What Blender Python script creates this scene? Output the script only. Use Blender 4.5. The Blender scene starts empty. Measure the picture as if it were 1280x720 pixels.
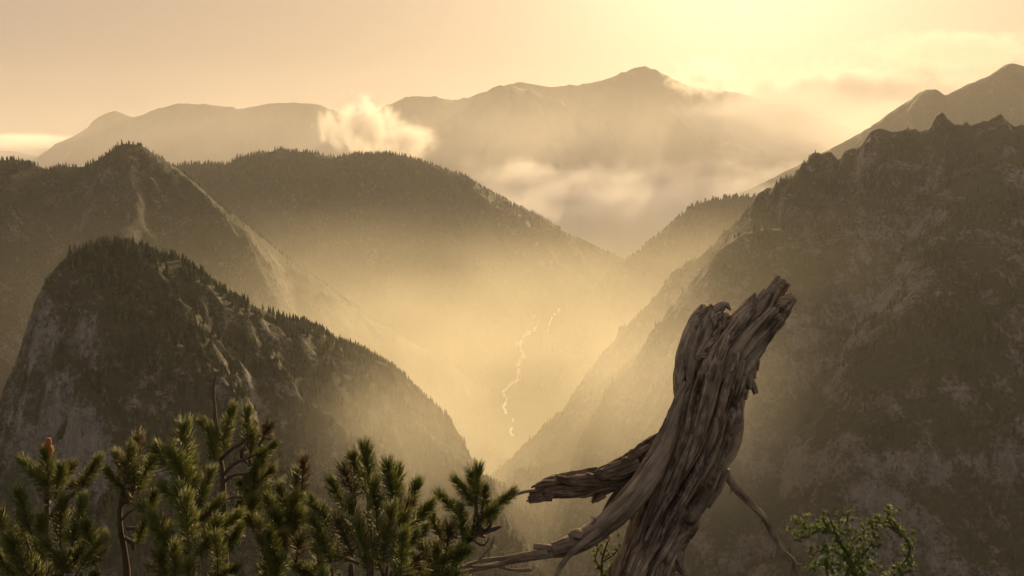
import bpy, bmesh, math, random
import numpy as np
from mathutils import Vector, Matrix

# ------------------------------------------------------------------ camera, sky, sun, exposure
S = bpy.context.scene
C = S.collection
F = 1000.0                       # focal length in pixels of a 1280 wide frame
PITCH = math.atan(160 / F)       # the horizon stands 160 px above the picture's centre
cam_d = bpy.data.cameras.new('camera')
cam_d.sensor_width = 36
cam_d.lens = 36 * F / 1280
cam_d.clip_start = 0.05
cam_d.clip_end = 60000
cam = bpy.data.objects.new('camera', cam_d)
cam.rotation_euler = (math.pi / 2 - PITCH, 0, 0)
C.objects.link(cam)
S.camera = cam

SUN_EL, SUN_AZ = math.radians(16.5), math.radians(15.5)     # azimuth clockwise from +Y
SUN_DIR = Vector((math.sin(SUN_AZ) * math.cos(SUN_EL), math.cos(SUN_AZ) * math.cos(SUN_EL), math.sin(SUN_EL)))
SKY_GAIN = 1.96
sun_d = bpy.data.lights.new('sun', 'SUN')
sun_d.energy = 5.0
sun_d.angle = math.radians(0.5)
sun_d.color = (1.0, 0.71, 0.38)
sun = bpy.data.objects.new('sun', sun_d)
sun.rotation_euler = SUN_DIR.to_track_quat('Z', 'Y').to_euler()
sun.location = (0, 0, 50)
C.objects.link(sun)

W = bpy.data.worlds.new('World')
S.world = W
W.use_nodes = True
nt = W.node_tree
nt.nodes.clear()
wo = nt.nodes.new('ShaderNodeOutputWorld')
bg = nt.nodes.new('ShaderNodeBackground')
sky = nt.nodes.new('ShaderNodeTexSky')
sky.sky_type = 'NISHITA'
sky.sun_disc = False
sky.sun_elevation = SUN_EL
sky.sun_rotation = SUN_AZ
sky.air_density = 1.0
sky.dust_density = 8.0
sky.ozone_density = 1.0
bw = nt.nodes.new('ShaderNodeRGBToBW')
nt.links.new(sky.outputs[0], bw.inputs[0])
tint = nt.nodes.new('ShaderNodeMix')
tint.data_type = 'RGBA'
tint.blend_type = 'MULTIPLY'
tint.inputs[0].default_value = 1.0
pw = nt.nodes.new('ShaderNodeMath')                         # thick haze evens the dome out
pw.operation = 'POWER'
pw.inputs[1].default_value = 0.10
nt.links.new(bw.outputs[0], pw.inputs[0])
sc = nt.nodes.new('ShaderNodeMath')
sc.operation = 'MULTIPLY'
sc.inputs[1].default_value = SKY_GAIN
nt.links.new(pw.outputs[0], sc.inputs[0])
nt.links.new(sc.outputs[0], tint.inputs[6])
geo = nt.nodes.new('ShaderNodeTexCoord')                    # warm around the sun, cooler and greyer away from it
dot = nt.nodes.new('ShaderNodeVectorMath')
dot.operation = 'DOT_PRODUCT'
dot.inputs[1].default_value = SUN_DIR
nt.links.new(geo.outputs['Generated'], dot.inputs[0])
wr = nt.nodes.new('ShaderNodeMapRange')
wr.inputs['From Min'].default_value = -0.5
wr.inputs['From Max'].default_value = 0.95
nt.links.new(dot.outputs['Value'], wr.inputs['Value'])
wm = nt.nodes.new('ShaderNodeMix')
wm.data_type = 'RGBA'
wm.inputs[6].default_value = (0.82, 0.77, 0.78, 1)
wm.inputs[7].default_value = (1.0, 0.68, 0.43, 1)
nt.links.new(wr.outputs[0], wm.inputs[0])
nt.links.new(wm.outputs[2], tint.inputs[7])
mixn = nt.nodes.new('ShaderNodeMix')
mixn.data_type = 'RGBA'
mixn.inputs[0].default_value = 0.96
nt.links.new(sky.outputs[0], mixn.inputs[6])
nt.links.new(tint.outputs[2], mixn.inputs[7])
nt.links.new(mixn.outputs[2], bg.inputs[0])
bg.inputs[1].default_value = 0.10
nt.links.new(bg.outputs[0], wo.inputs[0])

S.view_settings.view_transform = 'Standard'
S.view_settings.look = 'None'
S.view_settings.exposure = 1.0
S.view_settings.gamma = 1.0
S.render.engine = 'CYCLES'
S.cycles.use_denoising = True
S.cycles.max_bounces = 5
S.cycles.diffuse_bounces = 1
S.cycles.glossy_bounces = 1
S.cycles.transparent_max_bounces = 8
S.cycles.volume_bounces = 2
S.cycles.caustics_reflective = False
S.cycles.caustics_refractive = False

rng = np.random.default_rng(7)
random.seed(7)


def ray(px, py):
    """Direction (with y = 1) from the camera through a point of the 1280 x 720 picture."""
    dx, dy = (px - 640) / F, (360 - py) / F
    c, s = math.cos(PITCH), math.sin(PITCH)
    y, z = c + dy * s, -s + dy * c
    return dx / y, z / y


def at(px, py, Y):
    a, b = ray(px, py)
    return Vector((a * Y, Y, b * Y))


# ------------------------------------------------------------------ noise (numpy)
PERM = rng.permutation(256)
PERM = np.concatenate([PERM, PERM, PERM])
GR = rng.normal(size=(256, 3))
GR /= np.linalg.norm(GR, axis=1)[:, None]


def perlin(x, y, z=0.0):
    x, y, z = np.broadcast_arrays(np.asarray(x, float), np.asarray(y, float), np.asarray(z, float))
    xi, yi, zi = np.floor(x).astype(int), np.floor(y).astype(int), np.floor(z).astype(int)
    xf, yf, zf = x - xi, y - yi, z - zi
    u, v, w = (t * t * t * (t * (t * 6 - 15) + 10) for t in (xf, yf, zf))
    out = 0
    for i in (0, 1):
        for j in (0, 1):
            for k in (0, 1):
                h = PERM[PERM[PERM[(xi + i) & 255] + ((yi + j) & 255)] + ((zi + k) & 255)]
                g = GR[h]
                d = g[..., 0] * (xf - i) + g[..., 1] * (yf - j) + g[..., 2] * (zf - k)
                out = out + d * (u if i else 1 - u) * (v if j else 1 - v) * (w if k else 1 - w)
    return out * 1.5


def fbm(x, y, z=0.0, octv=4, gain=0.5):
    a, s, f = 1.0, 0, 1.0
    for o in range(octv):
        s = s + a * perlin(x * f + 17.3 * o, y * f - 9.1 * o, z * f + 3.7 * o)
        a *= gain
        f *= 2.03
    return s


def ridged(x, y, z=0.0, octv=4, gain=0.5):
    a, s, f = 1.0, 0, 1.0
    for o in range(octv):
        s = s + a * (1 - 2 * np.abs(perlin(x * f + 31.7 * o, y * f + 5.3 * o, z * f - 8.9 * o)))
        a *= gain
        f *= 2.03
    return s


def smooth(a, b, x):
    t = np.clip((x - a) / (b - a), 0, 1)
    return t * t * (3 - 2 * t)


# ------------------------------------------------------------------ helpers for objects and materials
def link(name, me, parent=None, mat=None, kind=None, label=None, cat=None, group=None):
    o = bpy.data.objects.new(name, me)
    C.objects.link(o)
    if parent:
        o.parent = parent
    if mat and me is not None and not me.materials:
        me.materials.append(mat)
    if kind:
        o['kind'] = kind
    if label:
        o['label'] = label
    if cat:
        o['category'] = cat
    if group:
        o['group'] = group
    return o


def mesh(name, v, f, smooth_shade=True):
    me = bpy.data.meshes.new(name)
    v = np.asarray(v, dtype=np.float32).reshape(-1, 3)
    if isinstance(f, np.ndarray):
        n, k = f.shape
        me.vertices.add(len(v))
        me.vertices.foreach_set('co', v.ravel())
        me.loops.add(n * k)
        me.loops.foreach_set('vertex_index', f.astype(np.int32).ravel())
        me.polygons.add(n)
        me.polygons.foreach_set('loop_start', np.arange(0, n * k, k, dtype=np.int32))
        me.update(calc_edges=True)
        me.validate()
    else:
        me.from_pydata([tuple(q) for q in v], [], f)
    if smooth_shade:
        me.shade_smooth()
    return me


class NT:
    """A small helper around a material's node tree."""

    def __init__(self, name):
        self.m = bpy.data.materials.new(name)
        self.m.use_nodes = True
        self.t = self.m.node_tree
        self.t.nodes.clear()
        self.out = self.n('ShaderNodeOutputMaterial')

    def n(self, typ, **kw):
        nd = self.t.nodes.new(typ)
        for k, v in kw.items():
            setattr(nd, k, v)
        return nd

    def l(self, a, b):
        self.t.links.new(a, b)

    def val(self, sock, v):
        if isinstance(v, bpy.types.NodeSocket):
            self.l(v, sock)
        else:
            sock.default_value = v

    def noise(self, vec, scale, detail=5, rough=0.55, dist=0.0, typ='FBM'):
        nd = self.n('ShaderNodeTexNoise')
        nd.inputs['Scale'].default_value = scale
        nd.inputs['Detail'].default_value = detail
        nd.inputs['Roughness'].default_value = rough
        nd.inputs['Distortion'].default_value = dist
        self.l(vec, nd.inputs['Vector'])
        return nd.outputs[0]

    def ramp(self, fac, stops):
        nd = self.n('ShaderNodeValToRGB')
        cr = nd.color_ramp
        while len(cr.elements) < len(stops):
            cr.elements.new(0.5)
        for e, (p, c) in zip(cr.elements, stops):
            e.position = p
            e.color = (*c, 1) if isinstance(c, tuple) else (c, c, c, 1)
        self.l(fac, nd.inputs[0])
        return nd.outputs[0]

    def mix(self, fac, a, b, blend='MIX'):
        nd = self.n('ShaderNodeMix', data_type='RGBA', blend_type=blend)
        self.val(nd.inputs[0], fac)
        for s, v in ((nd.inputs[6], a), (nd.inputs[7], b)):
            self.val(s, (*v, 1) if isinstance(v, tuple) else v)
        return nd.outputs[2]

    def math(self, op, a, b=0.0, c=None, clamp=False):
        nd = self.n('ShaderNodeMath', operation=op, use_clamp=clamp)
        self.val(nd.inputs[0], a)
        self.val(nd.inputs[1], b)
        if c is not None:
            self.val(nd.inputs[2], c)
        return nd.outputs[0]

    def mapping(self, vec, scale=(1, 1, 1), rot=(0, 0, 0), loc=(0, 0, 0)):
        nd = self.n('ShaderNodeMapping')
        nd.inputs['Scale'].default_value = scale
        nd.inputs['Rotation'].default_value = rot
        nd.inputs['Location'].default_value = loc
        self.l(vec, nd.inputs['Vector'])
        return nd.outputs[0]

    def bump(self, h, strength, dist):
        nd = self.n('ShaderNodeBump')
        nd.inputs['Strength'].default_value = strength
        nd.inputs['Distance'].default_value = dist
        self.l(h, nd.inputs['Height'])
        return nd.outputs[0]

    def surface(self, color, rough=0.9, normal=None, spec=0.2, trans=None):
        p = self.n('ShaderNodeBsdfPrincipled')
        self.val(p.inputs['Base Color'], (*color, 1) if isinstance(color, tuple) else color)
        self.val(p.inputs['Roughness'], rough)
        p.inputs['Specular IOR Level'].default_value = spec
        if normal:
            self.l(normal, p.inputs['Normal'])
        s = p.outputs[0]
        if trans:
            tr = self.n('ShaderNodeBsdfTranslucent')
            self.val(tr.inputs[0], (*trans[1], 1) if isinstance(trans[1], tuple) else trans[1])
            ms = self.n('ShaderNodeMixShader')
            ms.inputs[0].default_value = trans[0]
            self.l(s, ms.inputs[1])
            self.l(tr.outputs[0], ms.inputs[2])
            s = ms.outputs[0]
        self.l(s, self.out.inputs['Surface'])
        return self.m

    def obj(self):
        return self.n('ShaderNodeTexCoord').outputs['Object']


# ------------------------------------------------------------------ materials of the land
def rock_material(name, rock=(0.20, 0.175, 0.155), scrub=(0.018, 0.022, 0.014), grass=(0.040, 0.044, 0.020), bias=0.0, scale=1.0, big_w=1.2, bands=0.0):
    q = NT(name)
    co = q.obj()
    nz = q.n('ShaderNodeSeparateXYZ')
    q.l(q.n('ShaderNodeNewGeometry').outputs['Normal'], nz.inputs[0])
    big = q.noise(co, 0.006 * scale, 6, 0.6)
    mid = q.noise(q.mapping(co, (1, 1, 0.35)), 0.03 * scale, 6, 0.65, 0.6)
    fine = q.noise(co, 0.16 * scale, 5, 0.65)
    steep = q.math('SUBTRACT', 0.80 + bias, nz.outputs[2])
    vfine = q.noise(co, 0.45 * scale, 4, 0.7)
    f = q.math('MULTIPLY_ADD', steep, 1.25, q.math('MULTIPLY_ADD', mid, 2.0, -1.0))
    for nn, wt in ((big, big_w), (fine, 1.7), (vfine, 1.1)):
        f = q.math('ADD', f, q.math('MULTIPLY_ADD', nn, wt, -0.5 * wt))
    if bands:                        # ledges that run down across the face
        bd = q.noise(q.mapping(co, (0.5, 0.5, 2.2), (0.0, math.radians(34), 0.0)), 0.012 * scale, 5, 0.6, 0.5)
        f = q.math('ADD', f, q.math('MULTIPLY_ADD', bd, bands, -0.5 * bands))
    mask = q.ramp(f, [(0.15, 0.0), (0.62, 1.0)])
    veg = q.mix(q.ramp(fine, [(0.38, 0.0), (0.62, 1.0)]), scrub, grass)
    rk = q.mix(q.ramp(q.noise(q.mapping(co, (1, 1, 0.3)), 0.12 * scale, 7, 0.75), [(0.36, 0.0), (0.64, 1.0)]), tuple(c * 0.4 for c in rock), rock)
    col = q.mix(mask, veg, rk)
    h = q.math('ADD', q.math('MULTIPLY', fine, 0.6), mid)
    return q.surface(col, 0.95, q.bump(h, 0.7, 6.0 / scale), 0.1)


M_ROCK = rock_material('limestone_and_scrub', rock=(0.16, 0.14, 0.135), bias=-0.08)
M_SPUR = rock_material('spur_limestone', bias=-0.16, rock=(0.23, 0.21, 0.20))
M_CRAG = rock_material('crag_limestone', bias=-0.02, rock=(0.205, 0.178, 0.172), big_w=2.4, bands=1.6)
M_FARM = rock_material('far_slopes', bias=-0.25, scale=0.5)


# ------------------------------------------------------------------ mountains: crest lines in space with slopes falling away
class Crest:
    def __init__(self, pts, slope=0.7, flat=0.35, flat_at=600.0, gully=45.0, period=170.0, rough=9.0, jag=4.0, seed=0.0, round_=25.0, end_slope=None, jagl=45.0):
        """pts: (picture x, picture y, distance) of points of the crest."""
        P = np.array([at(*p)[:] for p in pts])
        # finer, slightly irregular polyline
        seg = np.linalg.norm(np.diff(P[:, :2], axis=0), axis=1)
        t = np.concatenate([[0], np.cumsum(seg)])
        n = max(8, int(t[-1] / (22 if jagl > 40 else 9)))
        u = np.linspace(0, t[-1], n)
        Q = np.stack([np.interp(u, t, P[:, k]) for k in range(3)], 1)
        Q[:, 2] += jag * fbm(u / jagl, seed + 0.5, 0, 4, 0.6)
        self.Q, self.u = Q, u
        self.slope, self.flat, self.flat_at, self.gully, self.period = slope, flat, flat_at, gully, period
        self.rough, self.seed, self.round_, self.end_slope = rough, seed, round_, end_slope

    def height(self, X, Y):
        best = np.full(X.shape, 1e18)
        bu = np.zeros(X.shape)
        bz = np.zeros(X.shape)
        sd = np.zeros(X.shape)
        Q, u = self.Q, self.u
        for i in range(len(Q) - 1):
            ax, ay, az = Q[i]
            bx, by, bz_ = Q[i + 1]
            dx, dy = bx - ax, by - ay
            L2 = dx * dx + dy * dy
            t = np.clip(((X - ax) * dx + (Y - ay) * dy) / L2, 0, 1)
            d2 = (X - ax - t * dx) ** 2 + (Y - ay - t * dy) ** 2
            m = d2 < best
            best = np.where(m, d2, best)
            bu = np.where(m, u[i] + t * (u[i + 1] - u[i]), bu)
            bz = np.where(m, az + t * (bz_ - az), bz)
            sd = np.where(m, np.sign(dx * (Y - ay) - dy * (X - ax)), sd)
        d = np.sqrt(best)
        s = self.seed
        r = self.round_
        dd = np.sqrt(d * d + r * r) - r
        fa = self.flat_at
        drop = np.where(dd < fa, self.slope * dd, self.slope * fa + self.flat * (dd - fa))
        if self.end_slope:                       # the crest breaks off in a cliff beyond its first point
            e = Q[3] - Q[0]
            e = e / np.hypot(e[0], e[1])
            al = (X - Q[0, 0]) * e[0] + (Y - Q[0, 1]) * e[1] + 0.30 * (Q[0, 1] - Y) + 26 * fbm(X / 70, Y / 70, 3.0, 4)
            drop = drop + smooth(18, -45, al) * (self.end_slope * np.minimum(dd, 260.0) * 0.5 + 60 * smooth(5, 80, dd))
        wob = fbm(X / 260 + s, Y / 260, s, 3) * 60
        gu = ridged((bu + wob) / self.period + sd * 7.7, d / (self.period * 5.0) + s, s, 3, 0.45)
        z = bz - drop
        z = z + self.gully * np.minimum(d / 160.0, 1.6) * (gu - 0.75) * 0.8
        am = np.clip(d / 60.0, 0.12, 1.0)
        z = z + self.rough * am * (fbm(X / 55 + s, Y / 55, s, 5, 0.55) + 0.6 * ridged(X / 130, Y / 130, s + 4, 3))
        z = z + self.rough * 0.55 * am * ridged(X / 26 + s, Y / 26, s + 2, 3, 0.6)
        return z


def heightfield(name, crests, x0, x1, y0, y1, cell, mat, floor=-790.0, terrace=0.0):
    nx, ny = int((x1 - x0) / cell) + 1, int((y1 - y0) / cell) + 1
    xs, ys = np.linspace(x0, x1, nx), np.linspace(y0, y1, ny)
    X, Y = np.meshgrid(xs, ys)
    Z = None
    for c in crests:
        z = c.height(X, Y)
        Z = z if Z is None else np.maximum(Z, z)
    if terrace:
        Z = Z + terrace * np.sin(Z / 16.0 + 2.5 * fbm(X / 140, Y / 140, 2.0, 3))
    keep = Z > floor - 60
    Z = np.maximum(Z, floor - 60)
    idx = np.arange(nx * ny).reshape(ny, nx)
    q = np.stack([idx[:-1, :-1], idx[:-1, 1:], idx[1:, 1:], idx[1:, :-1]], -1).reshape(-1, 4)
    kq = keep.ravel()[q].any(1)
    q = q[kq]
    used, inv = np.unique(q, return_inverse=True)
    V = np.stack([X.ravel(), Y.ravel(), Z.ravel()], 1)[used]
    me = mesh(name, V, inv.reshape(-1, 4))
    o = link(name, me, mat=mat, kind='structure')
    o['_'] = 0
    del o['_']
    return o, (xs, ys, Z)


def sample(hf, x, y):
    xs, ys, Z = hf
    fx = np.clip((x - xs[0]) / (xs[1] - xs[0]), 0, len(xs) - 1.001)
    fy = np.clip((y - ys[0]) / (ys[1] - ys[0]), 0, len(ys) - 1.001)
    i, j = fx.astype(int), fy.astype(int)
    a, b = fx - i, fy - j
    z = (Z[j, i] * (1 - a) + Z[j, i + 1] * a) * (1 - b) + (Z[j + 1, i] * (1 - a) + Z[j + 1, i + 1] * a) * b
    sx = (Z[j, i + 1] - Z[j, i]) / (xs[1] - xs[0])
    sy = (Z[j + 1, i] - Z[j, i]) / (ys[1] - ys[0])
    return z, np.hypot(sx, sy)


GROUND_Z = -730.0
spur_c = [
    Crest([(92, 322, 910), (98, 311, 915), (130, 306, 925), (165, 315, 950), (215, 326, 985), (245, 338, 1000),
           (272, 360, 1015), (330, 386, 1055), (385, 413, 1100), (430, 433, 1140), (470, 451, 1180), (510, 479, 1220),
           (540, 507, 1250), (556, 545, 1270), (575, 600, 1290)], slope=0.85, flat=0.6, flat_at=330, gully=48, period=120, rough=13, jag=9, seed=1.3, round_=10, end_slope=1.5),
]
left_c = [
    Crest([(-160, 215, 1750), (-60, 200, 1800), (0, 199, 1830), (30, 203, 1850), (62, 213, 1870), (100, 208, 1890), (125, 200, 1900),
           (152, 179, 1910), (182, 185, 1930), (215, 208, 1960), (250, 235, 2000), (290, 270, 2050), (330, 300, 2100), (370, 332, 2150),
           (405, 356, 2200), (450, 388, 2250), (510, 425, 2300), (570, 460, 2340), (610, 490, 2360)],
          slope=0.75, flat=0.5, flat_at=500, gully=60, period=210, rough=10, jag=9, seed=5.1, round_=14),
    Crest([(40, 212, 1860), (-20, 262, 1650), (-60, 330, 1450), (-150, 420, 1300)], slope=0.8, flat=0.6, flat_at=400, gully=40, period=150, rough=9, jag=6, seed=8.8, round_=12),
]
mid_c = [
    Crest([(100, 222, 3250), (180, 212, 3300), (228, 208, 3330), (262, 205, 3350), (285, 207, 3370), (300, 196, 3380), (350, 189, 3400), (390, 192, 3430),
           (420, 198, 3450), (470, 192, 3500), (510, 196, 3550), (560, 215, 3650), (610, 240, 3780), (660, 268, 3930), (700, 290, 4080),
           (740, 309, 4250), (775, 328, 4400), (800, 350, 4550)], slope=0.66, flat=0.6, flat_at=700, gully=80, period=300, rough=10, jag=7, seed=11.2, round_=20),
    Crest([(470, 200, 3480), (520, 262, 3200), (580, 335, 3000), (640, 392, 2900), (660, 410, 2880)], slope=0.8, flat=0.7, flat_at=500, gully=50, period=220, rough=9, jag=6, seed=14.0, round_=25),
]
right_c = [
    Crest([(1480, 190, 1500), (1400, 165, 1520), (1330, 170, 1540), (1280, 158, 1560), (1262, 148, 1570), (1245, 145, 1580), (1212, 156, 1600), (1182, 149, 1620), (1165, 150, 1630), (1150, 160, 1640),
           (1135, 163, 1650), (1122, 158, 1660), (1095, 165, 1680), (1066, 190, 1700), (1050, 199, 1710), (1036, 184, 1720), (1020, 190, 1730), (1005, 208, 1745), (985, 222, 1760),
           (960, 242, 1790), (938, 262, 1830), (912, 296, 1890), (885, 345, 1960), (862, 400, 2020)],
          slope=0.92, flat=0.85, flat_at=420, gully=74, period=170, rough=17, jag=19, seed=21.7, round_=3, jagl=30.0),
    Crest([(1135, 172, 1640), (1060, 280, 1400), (1000, 285, 1400), (935, 289, 1420), (912, 302, 1440), (888, 327, 1460), (870, 358, 1480), (856, 410, 1500)],
          slope=0.95, flat=0.95, flat_at=350, gully=40, period=120, rough=10, jag=6, seed=25.0, round_=12),
    Crest([(1245, 160, 1570), (1200, 300, 1250), (1130, 420, 1080), (1060, 560, 980), (1000, 700, 930)], slope=1.0, flat=1.0, flat_at=350, gully=40, period=120, rough=11, jag=8, seed=28.0, round_=18),
]
shoulder_c = [
    Crest([(1010, 235, 3300), (960, 246, 3250), (920, 248, 3200), (895, 250, 3200), (878, 253, 3200), (858, 263, 3220), (832, 288, 3260), (800, 314, 3330),
           (770, 338, 3420), (735, 366, 3520), (705, 392, 3600), (680, 420, 3650)], slope=0.75, flat=0.7, flat_at=600, gully=50, period=200, rough=9, jag=6, seed=31.0, round_=14),
]
back_c = [
    Crest([(1500, 60, 4810), (1400, 85, 4875), (1310, 92, 4940), (1280, 82, 4979), (1262, 79, 5005), (1236, 95, 5044), (1205, 107, 5096), (1181, 119, 5135), (1170, 112, 5161), (1155, 113, 5200),
           (1125, 132, 5278), (1090, 158, 5369), (1050, 180, 5486), (1000, 206, 5642), (950, 231, 5798), (905, 249, 5954), (870, 262, 6084),
           (830, 278, 6240), (790, 300, 6435)], slope=0.72, flat=0.45, flat_at=1040, gully=78, period=338, rough=10, jag=8, seed=41.0, round_=16),
]
far_c = [
    Crest([(-40, 240, 8000), (20, 213, 8080), (60, 190, 8160), (100, 166, 8208), (135, 144, 8240), (152, 142, 8256), (168, 148, 8272), (200, 138, 8304), (228, 131, 8320), (262, 133, 8352), (297, 138, 8384),
           (330, 132, 8416), (366, 128, 8448), (400, 133, 8480), (432, 146, 8512), (465, 145, 8544), (492, 128, 8576), (515, 121, 8592), (560, 126, 8640),
           (592, 124, 8688), (622, 108, 8720), (640, 108, 8736), (690, 124, 8832), (730, 142, 8928), (790, 175, 9088), (850, 215, 9280)],
          slope=0.62, flat=0.42, flat_at=1280, gully=112, period=528, rough=13, jag=8, seed=51.0, round_=40),
    Crest([(625, 112, 8768), (600, 165, 8240), (560, 220, 7840)], slope=0.6, flat=0.4, flat_at=960, gully=80, period=480, rough=13, jag=6, seed=55.0, round_=48),
]
farther_c = [
    Crest([(560, 130, 9455), (620, 112, 9532), (648, 103, 9563), (690, 110, 9610), (720, 107, 9641), (760, 100, 9672), (790, 87, 9703), (803, 83, 9718), (835, 96, 9765), (870, 112, 9827),
           (920, 118, 9920), (1000, 140, 10075), (1100, 170, 10307)], slope=0.6, flat=0.42, flat_at=1240, gully=93, period=527, rough=12, jag=8, seed=61.0, round_=39),
    Crest([(-140, 192, 10075), (-40, 186, 10075), (20, 190, 10075), (60, 200, 10075), (120, 214, 10075)], slope=0.5, flat=0.4, flat_at=1085, gully=62, period=465, rough=9, jag=5, seed=66.0, round_=46),
    Crest([(700, 296, 8680), (740, 282, 8525), (782, 270, 8447), (820, 276, 8370), (870, 268, 8215)], slope=0.5, flat=0.4, flat_at=1085, gully=62, period=465, rough=9, jag=5, seed=67.0, round_=46),
]
HF = {}
_, HF['spur'] = heightfield('mountain_spur', spur_c, -900, 160, 420, 1700, 5.0, M_SPUR)
_, HF['left'] = heightfield('mountain_peak', left_c, -2300, 420, 1000, 3000, 9.0, M_ROCK)
_, HF['mid'] = heightfield('mountain_ridge', mid_c, -2600, 1300, 2350, 5200, 16.0, M_FARM)
_, HF['right'] = heightfield('mountain_crag', right_c, -260, 1900, 620, 2500, 6.5, M_CRAG, terrace=2.5)
_, HF['shoulder'] = heightfield('mountain_shoulder', shoulder_c, 0, 2100, 2500, 4300, 14.0, M_FARM)
_, HF['back'] = heightfield('mountain_range', back_c, 500, 5600, 3600, 7600, 26.0, M_FARM)
_, HF['far'] = heightfield('mountain_chain', far_c, -7600, 3200, 6400, 10400, 40.0, M_FARM)
_, HF['farther'] = heightfield('mountain_horizon', farther_c, -10500, 6500, 7000, 11500, 55.0, M_FARM)

# ------------------------------------------------------------------ ground of the valley
xs, ys = np.linspace(-11000, 11000, 260), np.linspace(-2000, 11600, 220)
X, Y = np.meshgrid(xs, ys)
Z = GROUND_Z + 10 * fbm(X / 300, Y / 300, 1.0, 4)
idx = np.arange(X.size).reshape(X.shape)
q = np.stack([idx[:-1, :-1], idx[:-1, 1:], idx[1:, 1:], idx[1:, :-1]], -1).reshape(-1, 4)
link('ground', mesh('ground', np.stack([X, Y, Z], -1), q), mat=M_FARM, kind='structure')

# ------------------------------------------------------------------ river in the valley bottom
def ribbon(name, pts, mat, **kw):
    """pts: x, y, half width; laid on the ground."""
    P = np.array(pts, float)
    t = np.linspace(0, len(P) - 1, len(P) * 10)
    x, y, w = (np.interp(t, range(len(P)), P[:, k]) for k in range(3))
    x = x + 26 * fbm(t * 0.9, 3.3, 0, 3)
    w = 0.42 * w * (1 + 0.5 * fbm(t * 2.1, 8.3, 0, 3))
    dx, dy = np.gradient(x), np.gradient(y)
    L = np.hypot(dx, dy)
    nx_, ny_ = -dy / L, dx / L
    V, Fc = [], []
    for i in range(len(t)):
        for sgn in (-1, 0, 1):
            V.append((x[i] + nx_[i] * w[i] * sgn, y[i] + ny_[i] * w[i] * sgn, river_z(x[i] + nx_[i] * w[i] * sgn, y[i] + ny_[i] * w[i] * sgn) + 0.8))
    for i in range(len(t) - 1):
        for k in (0, 1):
            a = i * 3 + k
            Fc.append((a, a + 1, a + 4, a + 3))
    return link(name, mesh(name, V, Fc), mat=mat, **kw)


def river_z(x, y):
    z = GROUND_Z + 10 * fbm(np.array(x) / 300, np.array(y) / 300, 1.0, 4)
    for k in ('spur', 'left', 'mid', 'right', 'shoulder'):
        xs_, ys_, _z = HF[k]
        if xs_[0] < x < xs_[-1] and ys_[0] < y < ys_[-1]:
            z = max(z, float(sample(HF[k], np.array(x), np.array(y))[0]))
    return float(z)


q = NT('river_gravel')
M_GRAVEL = q.surface(q.mix(q.noise(q.obj(), 0.08, 5), (0.45, 0.42, 0.37), (0.66, 0.62, 0.55)), 0.8)
RIVER = [(640, 545, 8), (641, 525, 9), (634, 508, 9), (632, 492, 8), (641, 470, 9), (655, 448, 12), (648, 432, 22), (662, 418, 20), (672, 408, 9), (692, 395, 9), (704, 382, 8)]
rp = []
for (px, py, w) in RIVER:
    a, b = ray(px, py)
    Yr = 900.0
    while Yr < 5000 and b * Yr > river_z(a * Yr, Yr):
        Yr += 8
    rp.append((a * Yr, Yr, w))
print('river', [tuple(round(v) for v in r) for r in rp])
ribbon('river', rp, M_GRAVEL, kind='structure')

# ------------------------------------------------------------------ conifers on the slopes
q = NT('conifer_needles')
oi = q.n('ShaderNodeObjectInfo')
colr = q.ramp(oi.outputs['Random'], [(0.0, (0.014, 0.023, 0.012)), (0.6, (0.036, 0.052, 0.02)), (1.0, (0.085, 0.10, 0.03))])
M_CONIFER = q.surface(colr, 0.9, None, 0.1, (0.35, q.mix(1.0, colr, (1.6, 1.5, 0.8), 'MULTIPLY')))
q = NT('conifer_bark')
M_CBARK = q.surface(q.mix(q.noise(q.obj(), 8, 3), (0.07, 0.05, 0.035), (0.13, 0.1, 0.07)), 0.95)


def conifer_mesh(name, seed, tiers=8, radius=0.17):
    r = np.random.default_rng(seed)
    V, Fc, mi = [], [], []
    V += [(0.012 * math.cos(a), 0.012 * math.sin(a), -0.04) for a in (0, 1.57, 3.14, 4.71)] + [(0, 0, 0.95)]
    Fc += [(0, 1, 4), (1, 2, 4), (2, 3, 4), (3, 0, 4)]
    mi += [1] * 4
    for k in range(tiers):
        f = k / (tiers - 1)
        z0 = 0.10 + 0.80 * f
        rad = radius * (1 - f) ** 0.8 + 0.022
        n = 9
        ph = r.uniform(0, 6.28)
        b = len(V)
        cx, cy = r.normal(0, 0.01, 2)
        V.append((cx, cy, min(1.0, z0 + 0.17 + 0.03 * (1 - f))))
        for j in range(n):
            a = ph + j * 2 * math.pi / n + r.uniform(-0.2, 0.2)
            rr = rad * (r.uniform(0.85, 1.3) if j % 2 == 0 else r.uniform(0.4, 0.7))
            V.append((cx + rr * math.cos(a), cy + rr * math.sin(a), z0 - rr * 0.35 + r.uniform(-0.02, 0.02)))
        for j in range(n):
            Fc.append((b, b + 1 + j, b + 1 + (j + 1) % n))
            mi.append(0)
    me = mesh(name, V, Fc, False)
    me.materials.append(M_CONIFER)
    me.materials.append(M_CBARK)
    me.polygons.foreach_set('material_index', mi)
    return me


CONIFERS = [conifer_mesh('conifer_tree', 3, 8, 0.2), conifer_mesh('conifer_tree', 4, 9, 0.18), conifer_mesh('conifer_tree', 5, 7, 0.25)]


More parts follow.
